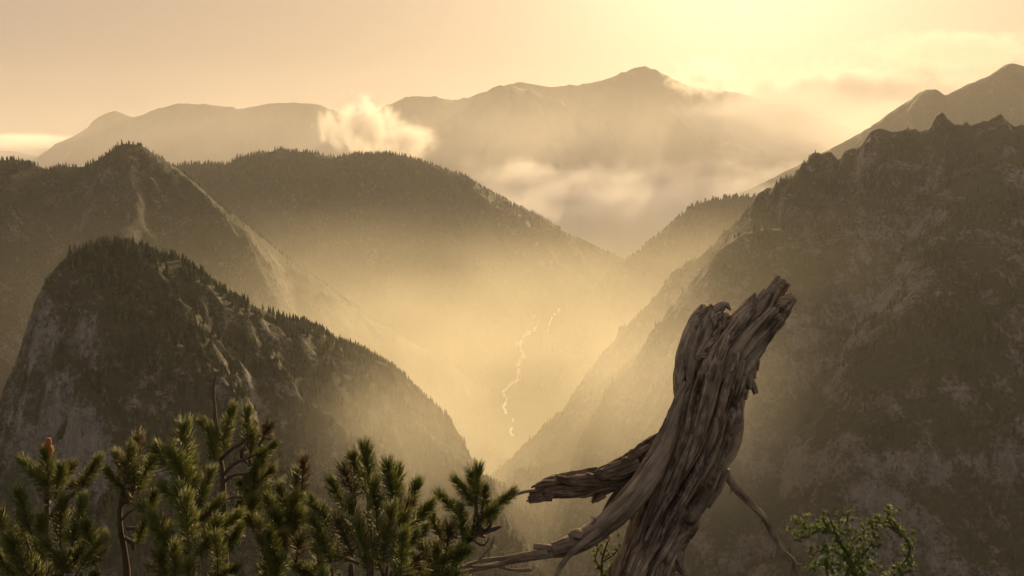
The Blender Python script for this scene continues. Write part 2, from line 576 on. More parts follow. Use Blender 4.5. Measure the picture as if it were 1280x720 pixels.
def scatter(key, n, smax, h, crests=(), ncrest=0, seed=1, dens=0.0, near=None, stand=90.0, zmax=9999.0):
    r = np.random.default_rng(seed)
    xs_, ys_, _z = HF[key]
    x, y = r.uniform(xs_[0], xs_[-1], n * 6), r.uniform(ys_[0], ys_[-1], n * 6)
    z, sl = sample(HF[key], x, y)
    m = (z > GROUND_Z - 5) & (z < zmax) & (sl < smax) & (fbm(x / stand, y / stand, seed * 1.7, 3) > dens)
    x, y = x[m][:n], y[m][:n]
    for c in crests:
        t = r.uniform(0, c.u[-1], ncrest)
        cx, cy = np.interp(t, c.u, c.Q[:, 0]), np.interp(t, c.u, c.Q[:, 1])
        k = fbm(t / 60.0, seed + 9.0, 0, 3) > -0.15
        x = np.concatenate([x, cx[k] + r.normal(0, 6, k.sum())])
        y = np.concatenate([y, cy[k] + r.normal(0, 6, k.sum())])
    z, sl = sample(HF[key], x, y)
    hh = r.uniform(h[0], h[1], len(x)) * r.uniform(0.7, 1.1, len(x))
    return np.stack([x, y, z - 0.3, hh], 1)


def picture(P):
    c, s_ = math.cos(PITCH), math.sin(PITCH)
    d = P[:, 1] * c - P[:, 2] * s_
    return 640 + F * P[:, 0] / d, 360 - F * (P[:, 1] * s_ + P[:, 2] * c) / d


proto = None


def forest(P, label, seed, mesh_i=0):
    r = np.random.default_rng(seed)
    me = bpy.data.meshes.new('forest')
    me.vertices.add(len(P))
    me.vertices.foreach_set('co', P[:, :3].astype(np.float32).ravel())
    a = me.attributes.new('size', 'FLOAT', 'POINT')
    a.data.foreach_set('value', P[:, 3].astype(np.float32))
    b = me.attributes.new('turn', 'FLOAT_VECTOR', 'POINT')
    rot = np.stack([r.normal(0, 0.04, len(P)), r.normal(0, 0.04, len(P)), r.uniform(0, 6.28, len(P))], 1)
    b.data.foreach_set('vector', rot.astype(np.float32).ravel())
    o = link('forest', me, kind='stuff', label=label, cat='forest')
    ng = bpy.data.node_groups.new('forest', 'GeometryNodeTree')
    ng.interface.new_socket('Geometry', in_out='INPUT', socket_type='NodeSocketGeometry')
    ng.interface.new_socket('Geometry', in_out='OUTPUT', socket_type='NodeSocketGeometry')
    N = ng.nodes
    gi, go = N.new('NodeGroupInput'), N.new('NodeGroupOutput')
    iop = N.new('GeometryNodeInstanceOnPoints')
    inf = N.new('GeometryNodeObjectInfo')
    inf.inputs['Object'].default_value = PROTOS[mesh_i]
    inf.inputs['As Instance'].default_value = True
    at1, at2 = N.new('GeometryNodeInputNamedAttribute'), N.new('GeometryNodeInputNamedAttribute')
    at1.data_type, at2.data_type = 'FLOAT', 'FLOAT_VECTOR'
    at1.inputs['Name'].default_value, at2.inputs['Name'].default_value = 'size', 'turn'
    ng.links.new(gi.outputs[0], iop.inputs['Points'])
    ng.links.new(inf.outputs['Geometry'], iop.inputs['Instance'])
    ng.links.new(at1.outputs['Attribute'], iop.inputs['Scale'])
    e2r = N.new('FunctionNodeEulerToRotation')
    ng.links.new(at2.outputs['Attribute'], e2r.inputs[0])
    ng.links.new(e2r.outputs[0], iop.inputs['Rotation'])
    ng.links.new(iop.outputs[0], go.inputs[0])
    md = o.modifiers.new('forest', 'NODES')
    md.node_group = ng
    return o


spur_t = scatter('spur', 17000, 1.3, (8, 15), spur_c, 300, 1, -0.3, stand=60.0)
px, py = picture(spur_t + np.array([0, 0, 0, 0]))
infr = (px > 5) & (px < 620) & (py > 330) & (py < 660)
near_i = np.where(infr)[0]
near_i = near_i[np.argsort(-(spur_t[near_i, 3] / spur_t[near_i, 1]))][:280]
PROTOS = []


def conifer_label(kind, p):
    look = ('medium', 'slender', 'broad')[kind] + ' conifer'
    crest = min(np.hypot(c.Q[:, 0] - p[0], c.Q[:, 1] - p[1]).min() for c in spur_c)
    if crest < 25:
        return look + ' on the crest line of the spur with the pale cliff'
    if p[0] < -480:
        return look + ' beside the pale cliff of the spur'
    if crest < 140:
        return look + ' on the upper face of the spur under its crest'
    return look + ' low on the wooded face of the spur'


gx = np.random.default_rng(12)
for n_, i in enumerate(near_i):
    o = link('conifer_tree', CONIFERS[n_ % 3], label=conifer_label(n_ % 3, spur_t[i]), cat='tree', group='conifers on the face of the spur')
    o.location = spur_t[i, :3]
    hgt = spur_t[i, 3]
    o.scale = (hgt,) * 3
    o.rotation_euler = (0, 0, gx.uniform(0, 6.28))
    if n_ < 3:
        PROTOS.append(o)
rest = np.ones(len(spur_t), bool)
rest[near_i] = False
forest(spur_t[rest], 'conifer wood covering the steep spur with the pale cliff', 2, 0)
forest(scatter('left', 13000, 1.3, (7, 13), left_c, 700, 3, -0.1), 'dark conifer wood on the pointed mountain behind the spur', 4, 1)
forest(scatter('mid', 16000, 1.3, (12, 22), mid_c[:1], 600, 5, -0.2), 'hazy conifer wood on the long ridge above the valley', 6, 0)
forest(scatter('right', 15000, 1.25, (7, 14), right_c[1:2], 250, 7, -0.05, zmax=10.0), 'shaded conifer wood between the rocks of the jagged mountain', 8, 1)
forest(scatter('shoulder', 5000, 1.3, (12, 22), shoulder_c, 420, 9, -0.2), 'golden hazy conifer wood on the rounded shoulder across the valley', 10, 2)

# ------------------------------------------------------------------ limbs: swept shapes with grain, fissures and torn ends
class Sweep:
    """A limb along (picture x, picture y, distance, half width in pixels) points; aspect = depth / width."""

    def __init__(self, pts, n=24, step=0.01, aspect=0.85, fiss=0.0, med=0.0, fine=0.0, knob=0.0, lobe=0.0, jag=0.0, jagf=3.0, cup=0.05, twist=0.6, seed=0.0,
                 across=0.030, along=0.75, ox=0.0, flat=0.0):
        P = np.array([list(at(p[0], p[1], p[2])) + [p[3] * p[2] / F] for p in pts])
        L = np.concatenate([[0], np.cumsum(np.linalg.norm(np.diff(P[:, :3], axis=0), axis=1))])
        m = max(4, int(L[-1] / step))
        s = np.linspace(0, L[-1], m)
        # smooth (Catmull-Rom like) path through the points
        Q = np.stack([self.spl(L, P[:, k], s) for k in range(4)], 1)
        T = np.gradient(Q[:, :3], axis=0)
        T /= np.linalg.norm(T, axis=1)[:, None]
        vdir = Q[:, :3] / np.linalg.norm(Q[:, :3], axis=1)[:, None]
        A = np.cross(T, vdir)
        bad = np.linalg.norm(A, axis=1) < 1e-3
        A[bad] = (1, 0, 0)
        A /= np.linalg.norm(A, axis=1)[:, None]
        B = np.cross(A, T)
        th = np.linspace(0, 2 * math.pi, n, endpoint=False)
        R = np.maximum(Q[:, 3], 0.0006)[:, None]
        SS, TH = np.meshgrid(s, th, indexing='ij')
        tw = TH + twist * SS
        rx, ry = np.cos(tw) * R, np.sin(tw) * R
        gz = SS
        d = np.zeros_like(SS)
        wx = 0.4 * perlin(rx / 0.09 + seed, ry / 0.09, gz / 0.16 + seed)
        if lobe:
            d += lobe * R * (fbm(rx / 0.10 + seed, ry / 0.10 + seed, gz / 0.5, 2))
        if fiss:
            nz = perlin(rx / across + wx + seed, ry / across - wx, gz / along + seed)
            d -= fiss * smooth(0.20, 0.0, np.abs(nz)) * smooth(-0.25, 0.3, perlin(rx / 0.12, ry / 0.12, gz / 0.2 + seed * 2) + 0.25)
            d += fiss * 0.5 * nz
        if med:
            nz = perlin(rx / (across * 0.42) + wx * 1.5, ry / (across * 0.42) + seed, gz / (along * 0.6) - seed)
            d -= med * smooth(0.16, 0.0, np.abs(nz))
            d += med * 0.6 * nz
        if fine:
            d += fine * ridged(rx / (across * 0.16) + wx * 3, ry / (across * 0.16), gz / (along * 0.5) + seed, 2)
        if knob:
            d += knob * fbm(rx / 0.05, ry / 0.05, gz / 0.05 + seed, 3)
        RR = np.maximum(R + d + 0.45 * fiss, R * 0.25)
        if flat:
            RR = RR * (1 - flat * 0.5 * (1 + np.cos(2 * TH)))
        ext = np.zeros(n)
        if jag:
            ext = jag * (ridged(np.cos(th) * jagf + seed, np.sin(th) * jagf, seed, 3, 0.6))
            ext -= ext.mean()
        self.s_end = s[-1]
        wgt = smooth(max(0.0, s[-1] - 2.2 * max(jag * 2.5, 0.02)), s[-1], s)
        c, sn = np.cos(TH), np.sin(TH) * aspect
        V = Q[:, None, :3] + (A[:, None, :] * (RR * c)[..., None] + B[:, None, :] * (RR * sn)[..., None]) + T[:, None, :] * (wgt[:, None] * ext[None, :])[..., None]
        G = np.stack([rx, ry, gz + 0 * rx], -1)
        rings = [V[i] for i in range(m)]
        grs = [G[i] for i in range(m)]
        # torn end: the wall turns inward and down into a hollow, or a small rounded tip
        last = V[-1]
        cen = Q[-1, :3]
        if jag:
            for k, (f, dep) in enumerate(((0.8, 0.15), (0.55, 0.6), (0.25, 0.9))):
                rg = cen + (last - cen - T[-1] * ext[:, None]) * f - T[-1] * (cup * dep) + T[-1] * (ext * (1 - dep) * 0.9)[:, None]
                rings.append(rg)
                grs.append(G[-1] * f)
            tip = cen - T[-1] * cup
        else:
            rg = cen + (last - cen) * 0.55 + T[-1] * (Q[-1, 3] * 0.4)
            rings.append(rg)
            grs.append(G[-1] * 0.5)
            tip = cen + T[-1] * (Q[-1, 3] * 0.6)
        VV = np.concatenate(rings + [tip[None], Q[0, :3][None]])
        GG = np.concatenate(grs + [G[-1, :1] * 0, G[0, :1] * 0])
        k = len(rings)
        idx = np.arange(k * n).reshape(k, n)
        nxt = np.roll(idx, -1, axis=1)
        quads = np.stack([idx[:-1], nxt[:-1], nxt[1:], idx[1:]], -1).reshape(-1, 4)
        tris = [(idx[-1, j], nxt[-1, j], k * n) for j in range(n)] + [(nxt[0, j], idx[0, j], k * n + 1) for j in range(n)]
        self.V, self.G, self.quads, self.tris = VV, GG, quads, tris

    @staticmethod
    def spl(t, v, s):
        if len(t) < 3:
            return np.interp(s, t, v)
        m = np.gradient(v, t)
        i = np.clip(np.searchsorted(t, s) - 1, 0, len(t) - 2)
        h = t[i + 1] - t[i]
        u = (s - t[i]) / h
        return ((2 * u ** 3 - 3 * u ** 2 + 1) * v[i] + (u ** 3 - 2 * u ** 2 + u) * h * m[i] + (-2 * u ** 3 + 3 * u ** 2) * v[i + 1] + (u ** 3 - u ** 2) * h * m[i + 1])

    def build(self, name, mat, parent=None, **kw):
        fc = [tuple(int(x) for x in f) for f in self.quads] + [tuple(int(x) for x in f) for f in self.tris]
        org, up = np.zeros(3), parent
        while up is not None:
            org = org + np.array(up.location[:])
            up = up.parent
        me = mesh(name, self.V - org, fc)
        a = me.attributes.new('grain', 'FLOAT_VECTOR', 'POINT')
        a.data.foreach_set('vector', self.G.astype(np.float32).ravel())
        return link(name, me, parent, mat, **kw)


def root(name, loc, label, cat, group=None):
    o = link(name, None, label=label, cat=cat, group=group)
    o.location = loc
    o.empty_display_size = 0.1
    return o


def wood(name, dark, mid, pale, sc=1.0):
    q = NT(name)
    at_ = q.n('ShaderNodeAttribute', attribute_name='grain')
    g = at_.outputs['Vector']
    st = q.noise(q.mapping(g, (1, 1, 0.045)), 48 * sc, 6, 0.65, 0.4)
    st2 = q.noise(q.mapping(g, (1, 1, 0.03)), 260 * sc, 4, 0.6)
    pa = q.noise(g, 9, 4, 0.6)
    col = q.mix(q.ramp(st, [(0.40, 0.0), (0.58, 1.0)]), dark, mid)
    col = q.mix(q.ramp(pa, [(0.42, 0.0), (0.66, 0.9)]), col, q.mix(q.ramp(st2, [(0.40, 0.0), (0.60, 1.0)]), mid, pale))
    col = q.mix(q.math('MULTIPLY', q.ramp(st2, [(0.34, 1.0), (0.48, 0.0)]), 0.45), col, dark)
    cav = q.noise(q.mapping(g, (1, 1, 0.10), (0, 0, 0), (3, 1, 2)), 26 * sc, 5, 0.6, 0.8)
    col = q.mix(q.ramp(cav, [(0.30, 0.85), (0.42, 0.0)]), col, tuple(c * 0.7 for c in dark))
    h = q.math('ADD', st, q.math('MULTIPLY', st2, 0.5))
    return q.surface(col, 0.85, q.bump(h, 0.5, 0.006), 0.25)


M_WOOD = wood('weathered_wood', (0.042, 0.028, 0.018), (0.29, 0.222, 0.158), (0.60, 0.495, 0.375))
M_DARKW = wood('dark_rotten_wood', (0.03, 0.018, 0.012), (0.15, 0.105, 0.075), (0.36, 0.28, 0.215))
M_ROOTW = wood('smooth_grey_wood', (0.09, 0.066, 0.046), (0.25, 0.195, 0.145), (0.44, 0.365, 0.285), 0.7)
M_BARK = wood('pine_bark', (0.06, 0.042, 0.03), (0.12, 0.09, 0.065), (0.20, 0.155, 0.115), 1.5)

# ------------------------------------------------------------------ the dead trunk
T0 = 2.6
tr = root('dead_tree', at(812, 880, T0), 'weathered dead tree trunk with forked splintered top', 'dead tree')
Sweep([(790, 900, T0, 54), (793, 800, T0, 36), (801, 725, T0, 29), (823, 660, T0, 29), (850, 600, T0, 34), (872, 550, T0, 36), (884, 500, T0, 35), (896, 455, T0 + .01, 36), (908, 425, T0 + .02, 31), (920, 405, T0 + .02, 24)],
      n=210, step=0.0035, aspect=0.9, fiss=0.050, med=0.019, fine=0.0025, lobe=0.5, across=0.036, seed=3.1, jag=0.012, cup=0.05, twist=0.9).build('trunk', M_WOOD, tr)
prong = Sweep([(888, 500, T0 - .01, 22), (902, 462, T0 - .015, 25), (924, 429, T0 - .015, 25), (946, 402, T0 - .01, 24), (961, 384, T0 - .01, 22)],
      n=130, step=0.0035, aspect=0.75, fiss=0.022, med=0.010, fine=0.002, lobe=0.3, seed=7.7, jag=0.030, jagf=2.8, cup=0.06, twist=0.5).build('prong', M_WOOD, tr)
Sweep([(872, 520, T0 - .02, 20), (874, 470, T0 - .02, 24), (880, 435, T0 - .01, 24), (888, 408, T0, 22), (895, 388, T0, 17)],
      n=110, step=0.0035, aspect=0.8, fiss=0.020, med=0.010, fine=0.002, lobe=0.3, seed=9.4, jag=0.012, jagf=2.0, cup=0.05, twist=0.3).build('prong', M_WOOD, tr)
# splintered slabs at the broken top
for k, (a, b, c, w) in enumerate([
        ((925, 420), (955, 380), (976, 347), 10), ((940, 412), (965, 378), (984, 353), 8), ((930, 410), (945, 388), (958, 363), 8), ((955, 408), (975, 385), (992, 371), 11),
        ((948, 420), (968, 400), (987, 386), 9), ((938, 434), (952, 420), (970, 407), 9), ((925, 402), (938, 386), (942, 373), 6), ((928, 470), (940, 450), (953, 436), 7),
        ((918, 490), (931, 470), (942, 452), 6), ((900, 412), (892, 392), (886, 383), 7), ((870, 470), (866, 440), (869, 424), 6)]):
    dz = (-0.03, 0.015, 0.0, -0.015, 0.02, -0.005)[k % 6]
    Sweep([(*a, T0 + dz, w * 0.9), (*b, T0 + dz, w), (*c, T0 + dz, w * 0.42)], n=36, step=0.004, aspect=0.55, fiss=0.006, med=0.003, fine=0.001, jag=0.008, jagf=1.5, cup=0.012,
          seed=12.0 + k * 1.7, lobe=0.4).build('splinter', M_WOOD, prong if k < 7 else tr)
Sweep([(888, 400, T0 - .01, 7), (897, 387, T0 - .02, 6), (906, 381, T0 - .02, 4.5), (913, 388, T0 - .02, 1)], n=20, step=0.003, aspect=0.5, fiss=0.005, med=0.003, fine=0.0008, seed=33).build('curled_splinter', M_WOOD, tr)
for k, pts in enumerate([[(932, 458, T0, 6), (939, 476, T0, 4.5), (945, 492, T0, 3)], [(930, 468, T0 - .01, 5), (934, 480, T0 - .01, 4), (937, 486, T0 - .01, 2)],
                         [(846, 688, T0, 8), (850, 704, T0, 7), (856, 718, T0, 4)], [(908, 585, T0, 6), (897, 610, T0, 6), (884, 634, T0, 3)], [(885, 615, T0 + .01, 6), (870, 642, T0 + .01, 5), (857, 668, T0, 3)],
                         [(920, 500, T0, 5), (919, 530, T0, 5), (916, 552, T0, 3)], [(920, 400, T0 - .05, 3), (898, 430, T0 - .08, 3), (882, 450, T0 - .085, 2)],
                         [(908, 418, T0 - .07, 5), (900, 436, T0 - .085, 7), (893, 455, T0 - .085, 4)], [(888, 446, T0 - .08, 3), (879, 444, T0 - .09, 3), (870, 449, T0 - .08, 2)]]):
    Sweep(pts, n=28, step=0.004, aspect=0.6, fiss=0.004, med=0.002, fine=0.0008, jag=0.006, cup=0.008, seed=40 + k).build('splinter', M_WOOD, tr)
# raised ribs of grain running up the trunk
rr = np.random.default_rng(5)
for k in range(40):
    y0 = rr.uniform(520, 770)
    ln = rr.uniform(70, 240)
    off0 = rr.uniform(-0.9, 0.92)
    tw = rr.uniform(-0.22, 0.1)
    fat = rr.uniform(0.55, 1.25)
    pts = []
    for f in np.linspace(0, 1, 5):
        yy = max(y0 - ln * f, 462 - 20 * f)
        off = min(0.93, max(-0.93, off0 + tw * f))
        cx = np.interp(yy, [425, 455, 500, 550, 600, 660, 725, 800], [908, 896, 884, 872, 850, 823, 801, 793])
        hw = np.interp(yy, [425, 455, 500, 550, 600, 660, 725, 800], [33, 38, 37, 38, 36, 32, 32, 38])
        dep = 0.9 * hw * math.sqrt(max(0.05, 1 - off * off)) * T0 / F
        pts.append((cx + off * hw, yy, T0 - dep + 0.007 + 0.007 * math.sin(5 * f + k), fat * rr.uniform(2.2, 4.2) * (0.35 + math.sin(math.pi * min(max(f, .08), .92)))))
    Sweep(pts, n=16, step=0.006, aspect=1.2, fiss=0.005, med=0.0025, fine=0.0007, seed=60 + k).build('wood_rib', (M_WOOD, M_DARKW, M_ROOTW, M_WOOD)[k % 4], tr)
# lifted flakes along the trunk's edges
for k in range(40):
    y0 = rr.uniform(455, 715)
    sd = -1 if (k % 5 < 2 and not 500 < y0 < 650) else 1
    cx = np.interp(y0, [455, 500, 550, 600, 660, 725, 800], [896, 884, 872, 850, 823, 801, 793])
    hw = np.interp(y0, [455, 500, 550, 600, 660, 725, 800], [40, 39, 40, 38, 35, 35, 41])
    ln, o0 = rr.uniform(12, 34), rr.uniform(-0.05, 0.05)
    dz = rr.uniform(-0.03, 0.02)
    up = 1 if rr.random() < 0.6 else -1
    Sweep([(cx + sd * hw * 0.88, y0, T0 + dz, 4), (cx + sd * hw * (0.99 + o0) + up * ln * 0.17, y0 - up * ln * 0.5, T0 + dz, rr.uniform(2.5, 4.5)), (cx + sd * (hw * 0.98 + rr.uniform(1, 7)) + up * ln * 0.34, y0 - up * ln, T0 + dz, 0.8)],
          n=12, step=0.004, aspect=0.6, fiss=0.003, med=0.0015, seed=140 + k).build('splinter', M_WOOD, tr)
# smooth limb that leaves the trunk low down, its stub and its twigs
limb = Sweep([(858, 478, T0 - .05, 3), (849, 500, T0 - .07, 6), (839, 530, T0 - .08, 9), (826, 564, T0 - .09, 13), (806, 600, T0 - .10, 16), (781, 632, T0 - .10, 17), (755, 656, T0 - .10, 15), (722, 678, T0 - .10, 12), (692, 689, T0 - .10, 8)],
             n=72, step=0.004, aspect=0.95, fiss=0.004, med=0.0022, fine=0.0006, lobe=0.2, knob=0.003, seed=15.5, jag=0.006, cup=0.008, twist=2.0).build('limb', M_ROOTW, tr)
Sweep([(692, 686, T0 - .10, 5), (680, 684, T0 - .11, 4), (667, 683, T0 - .11, 4)], n=18, step=0.003, med=0.002, fine=0.0006, jag=0.004, cup=0.006, seed=16).build('stub', M_ROOTW, limb)
Sweep([(725, 668, T0 - .13, 7), (717, 668, T0 - .14, 6), (711, 670, T0 - .14, 3)], n=24, step=0.003, fiss=0.006, med=0.003, jag=0.006, cup=0.006, seed=17).build('knot', M_ROOTW, limb)
for k, pts in enumerate([
        [(800, 612, T0 - .15, 3.5), (775, 640, T0 - .16, 4), (748, 664, T0 - .16, 4), (722, 684, T0 - .16, 4), (705, 702, T0 - .16, 3.5), (694, 722, T0 - .16, 3), (690, 750, T0 - .16, 2.5)],
        [(700, 688, T0 - .10, 8), (672, 694, T0 - .10, 6), (645, 700, T0 - .11, 4.5), (615, 707, T0 - .12, 3.5), (580, 716, T0 - .13, 2.6), (550, 728, T0 - .13, 1.6)],
        [(684, 690, T0 - .12, 4), (660, 693, T0 - .13, 3.5), (630, 698, T0 - .13, 3), (600, 701, T0 - .14, 2.4), (570, 712, T0 - .14, 1.8), (548, 722, T0 - .14, 1)],
        [(640, 697, T0 - .13, 2.4), (622, 706, T0 - .14, 2.2), (600, 708, T0 - .14, 1.8), (575, 708, T0 - .15, 1.2)],
        [(597, 702, T0 - .14, 1.4), (606, 692, T0 - .14, 1.3), (614, 682, T0 - .14, 1.1), (618, 671, T0 - .14, .7)],
        [(665, 712, T0 - .12, 2.4), (645, 713, T0 - .12, 2.2), (622, 708, T0 - .13, 1.6)],
        [(670, 693, T0 - .14, 1.2), (678, 697, T0 - .15, 1), (684, 701, T0 - .15, .6)],
        [(740, 655, T0 - .12, 1.0), (744, 650, T0 - .13, .9), (738, 645, T0 - .13, .5)]]):
    Sweep(pts, n=14, step=0.005, med=0.0012, fine=0.0004, knob=0.0012, seed=70 + k).build('twig', M_ROOTW, limb)
# torn slab of limb pointing to the pines
broken = Sweep([(842, 560, T0 + .05, 22), (815, 574, T0 + .04, 20), (785, 590, T0 + .03, 16), (750, 602, T0 + .02, 13), (715, 608, T0 + .01, 12), (688, 611, T0, 10), (663, 618, T0, 3)],
      n=90, step=0.0035, aspect=0.55, fiss=0.014, med=0.009, fine=0.002, lobe=0.4, seed=18.8, jag=0.012, cup=0.02, across=0.022, twist=0.2).build('broken_limb', M_DARKW, tr)
for k, (pts) in enumerate([[(735, 600, T0 - .02, 5), (765, 588, T0 - .02, 7), (790, 574, T0 - .01, 6), (812, 558, T0, 2)], [(690, 622, T0 - .01, 5), (672, 621, T0 - .02, 5), (661, 624, T0 - .02, 3)],
                           [(760, 603, T0, 6), (740, 600, T0 - .03, 7), (712, 601, T0 - .03, 5), (697, 597, T0 - .03, 2)], [(706, 604, T0 - .02, 2), (700, 597, T0 - .02, 2), (695, 595, T0 - .02, 1.2)],
                           [(745, 598, T0 - .01, 2), (738, 596, T0 - .01, 1.6), (731, 595, T0 - .01, 1)], [(800, 580, T0 - .02, 9), (770, 592, T0 - .03, 8), (745, 596, T0 - .03, 3)],
                           [(755, 617, T0 - .01, 5), (745, 624, T0 - .01, 4), (741, 629, T0 - .01, 2)], [(780, 610, T0 - .02, 6), (768, 624, T0 - .03, 5.5), (757, 639, T0 - .03, 4.5)]]):
    Sweep(pts, n=26, step=0.004, aspect=0.6, fiss=0.005, med=0.003, fine=0.001, jag=0.006, cup=0.008, seed=90 + k).build('splinter', M_DARKW, broken)
Sweep([(678, 613, T0, 2.2), (660, 614, T0 - .01, 2.2), (640, 620, T0 - .03, 2), (622, 630, T0 - .05, 1.7), (606, 645, T0 - .07, 1.2)], n=12, step=0.005, med=0.0008, knob=0.0008, seed=99).build('twig', M_ROOTW, broken)
for k in range(16):
    x0 = rr.uniform(672, 822)
    cy = np.interp(x0, [664, 685, 715, 750, 785, 815, 842], [617, 612, 609, 603, 590, 574, 560])
    hw = np.interp(x0, [664, 685, 715, 750, 785, 815, 842], [4, 10, 12, 13, 16, 20, 22])
    sd = -1 if k % 2 else 1
    ln = rr.uniform(10, 34)
    dz = rr.uniform(-0.03, 0.01)
    Sweep([(x0, cy + sd * hw * 0.75, T0 + dz, 3), (x0 - ln * 0.5, cy + sd * hw * 0.95 + ln * 0.12, T0 + dz - .004, rr.uniform(2, 4.2)), (x0 - ln, cy + sd * (hw + rr.uniform(-4, 2)) + ln * 0.32, T0 + dz - .004, 0.8)],
          n=12, step=0.004, aspect=0.6, fiss=0.003, med=0.0015, seed=240 + k).build('splinter', M_DARKW, broken)
# ragged fringe under the longer prong
for k in range(16):
    f = k / 15
    x0, y0 = 953 - 30 * f + rr.uniform(-3, 3), 424 + 80 * f + rr.uniform(-4, 4)
    ln = rr.uniform(8, 24)
    sg = 1 if k % 3 else -1
    dz = rr.uniform(-0.03, 0.02)
    Sweep([(x0 - 8, y0, T0 + dz, 4), (x0 - 2 + sg * 1.5, y0 + sg * ln * 0.4, T0 + dz, rr.uniform(3, 5)), (x0 + rr.uniform(-3, 5) - sg * 2, y0 + sg * ln, T0 + dz, 1.6)], n=14, step=0.004, aspect=0.5, fiss=0.004, med=0.002, jag=0.004, cup=0.005,
          seed=280 + k).build('splinter', M_WOOD, prong)
# bare branch hanging on the other side
branch = Sweep([(890, 572, T0 + .02, 5), (905, 588, T0 + .01, 5.5), (918, 608, T0, 5), (937, 628, T0 - .01, 4.6), (955, 647, T0 - .01, 4.2), (967, 668, T0 - .02, 3.8), (978, 688, T0 - .02, 3.5), (992, 704, T0 - .02, 3.4), (990, 716, T0 - .02, 2.8), (984, 740, T0 - .02, 2)],
      n=20, step=0.004, fiss=0.0012, med=0.0012, fine=0.0004, knob=0.002, seed=101).build('branch', M_WOOD, tr)
for k, pts in enumerate([[(992, 704, T0 - .02, 1.8), (998, 706, T0 - .02, 1.2), (1003, 705, T0 - .02, .6)], [(912, 603, T0, 1.6), (914, 612, T0 - .01, 1.2), (913, 618, T0 - .01, .6)], [(953, 646, T0 - .01, 1.4), (952, 654, T0 - .01, .8)],
                         [(995, 706, T0 - .02, 1.4), (996, 716, T0 - .02, .8)]]):
    Sweep(pts, n=10, step=0.004, seed=110 + k).build('twig', M_ROOTW, branch)

# ------------------------------------------------------------------ pine shoots
def needle_material(name, a, b, tr_):
    q = NT(name)
    c = q.mix(q.ramp(q.noise(q.obj(), 40, 3), [(0.35, 0.0), (0.65, 1.0)]), a, b)
    oi = q.n('ShaderNodeObjectInfo')
    c = q.mix(q.math('MULTIPLY', oi.outputs['Random'], 0.5), c, (0.20, 0.17, 0.05))
    return q.surface(c, 0.5, None, 0.35, (0.36, tr_))


M_NEEDLE = needle_material('pine_needles', (0.11, 0.14, 0.033), (0.23, 0.26, 0.06), (0.38, 0.38, 0.08))
M_BROWN = needle_material('old_pine_needles', (0.12, 0.10, 0.04), (0.20, 0.15, 0.07), (0.25, 0.18, 0.06))
M_LARCH = needle_material('larch_needles', (0.13, 0.21, 0.04), (0.20, 0.30, 0.07), (0.32, 0.42, 0.08))
q = NT('pine_bud')
M_BUD = q.surface(q.mix(q.noise(q.obj(), 300, 3), (0.26, 0.09, 0.035), (0.36, 0.15, 0.06)), 0.7)


def needle(V, Fc, base, dirv, length, width, bend):
    d = Vector(dirv).normalized()
    sd = d.orthogonal().normalized()
    sd.rotate(Matrix.Rotation(random.uniform(0, 6.28), 3, d))
    up = d.cross(sd)
    p0, p1, p2 = Vector(base), Vector(base) + d * length * 0.55 + bend * 0.35, Vector(base) + d * length + bend
    b = len(V)
    for p, w in ((p0, width * 0.8), (p1, width)):
        for a in (0, 2.094, 4.189):
            V.append(p + (sd * math.cos(a) + up * math.sin(a)) * w * 0.5)
    V.append(p2)
    for j in range(3):
        k = (j + 1) % 3
        Fc.append((b + j, b + k, b + 3 + k, b + 3 + j))
        Fc.append((b + 3 + j, b + 3 + k, b + 6))


def shoot_mesh(seed, n, L=0.11, nl=0.046, wide=1.0, bald=0.0):
    random.seed(seed)
    V, Fc = [], []
    bendx, bendy = random.uniform(-0.12, 0.12), random.uniform(-0.12, 0.12)
    # twig
    nseg = 5
    for i in range(nseg + 1):
        f = i / nseg
        for a in range(5):
            r_ = 0.0032 * (1 - 0.45 * f)
            V.append(Vector((r_ * math.cos(a * 1.2566) + bendx * L * f * f, r_ * math.sin(a * 1.2566) + bendy * L * f * f, L * f)))
    for i in range(nseg):
        for a in range(5):
            c = (a + 1) % 5
            Fc.append((i * 5 + a, i * 5 + c, i * 5 + 5 + c, i * 5 + 5 + a))
    ntw = len(Fc)
    for i in range(n):
        f = bald + (1 - bald) * (1 - random.random() ** 1.35)
        az = random.uniform(0, 6.28)
        ang = math.radians((58 - 40 * f ** 1.6) * wide + random.uniform(-11, 11))
        base = Vector((bendx * L * f * f, bendy * L * f * f, L * f * 0.99))
        d = Vector((math.sin(ang) * math.cos(az), math.sin(ang) * math.sin(az), math.cos(ang)))
        ln = nl * random.uniform(0.75, 1.12) * (0.85 + 0.15 * f)
        bend = Vector((0, 0, 1)) * ln * random.uniform(0.02, 0.2) + Vector((random.uniform(-1, 1), random.uniform(-1, 1), 0)) * ln * 0.07
        needle(V, Fc, base, d, ln, 0.0017, bend)
    me = mesh('needle_tuft', [tuple(v) for v in V], Fc)
    return me, ntw


def finish_shoot(t, needle_mat):
    me, ntw = t
    me.materials.append(M_BARK)
    me.materials.append(needle_mat)
    mi = np.ones(len(me.polygons), np.int32)
    mi[:ntw] = 0
    me.polygons.foreach_set('material_index', mi)
    return me


SHOOTS = [finish_shoot(shoot_mesh(100 + i, 340 + 14 * i, 0.10 + 0.006 * i, 0.045 + 0.001 * i, 1.05 + 0.08 * (i % 3)), M_NEEDLE) for i in range(6)]
OLD = [finish_shoot(shoot_mesh(130 + i, 220, 0.10, 0.052, 1.2), M_BROWN) for i in range(2)]


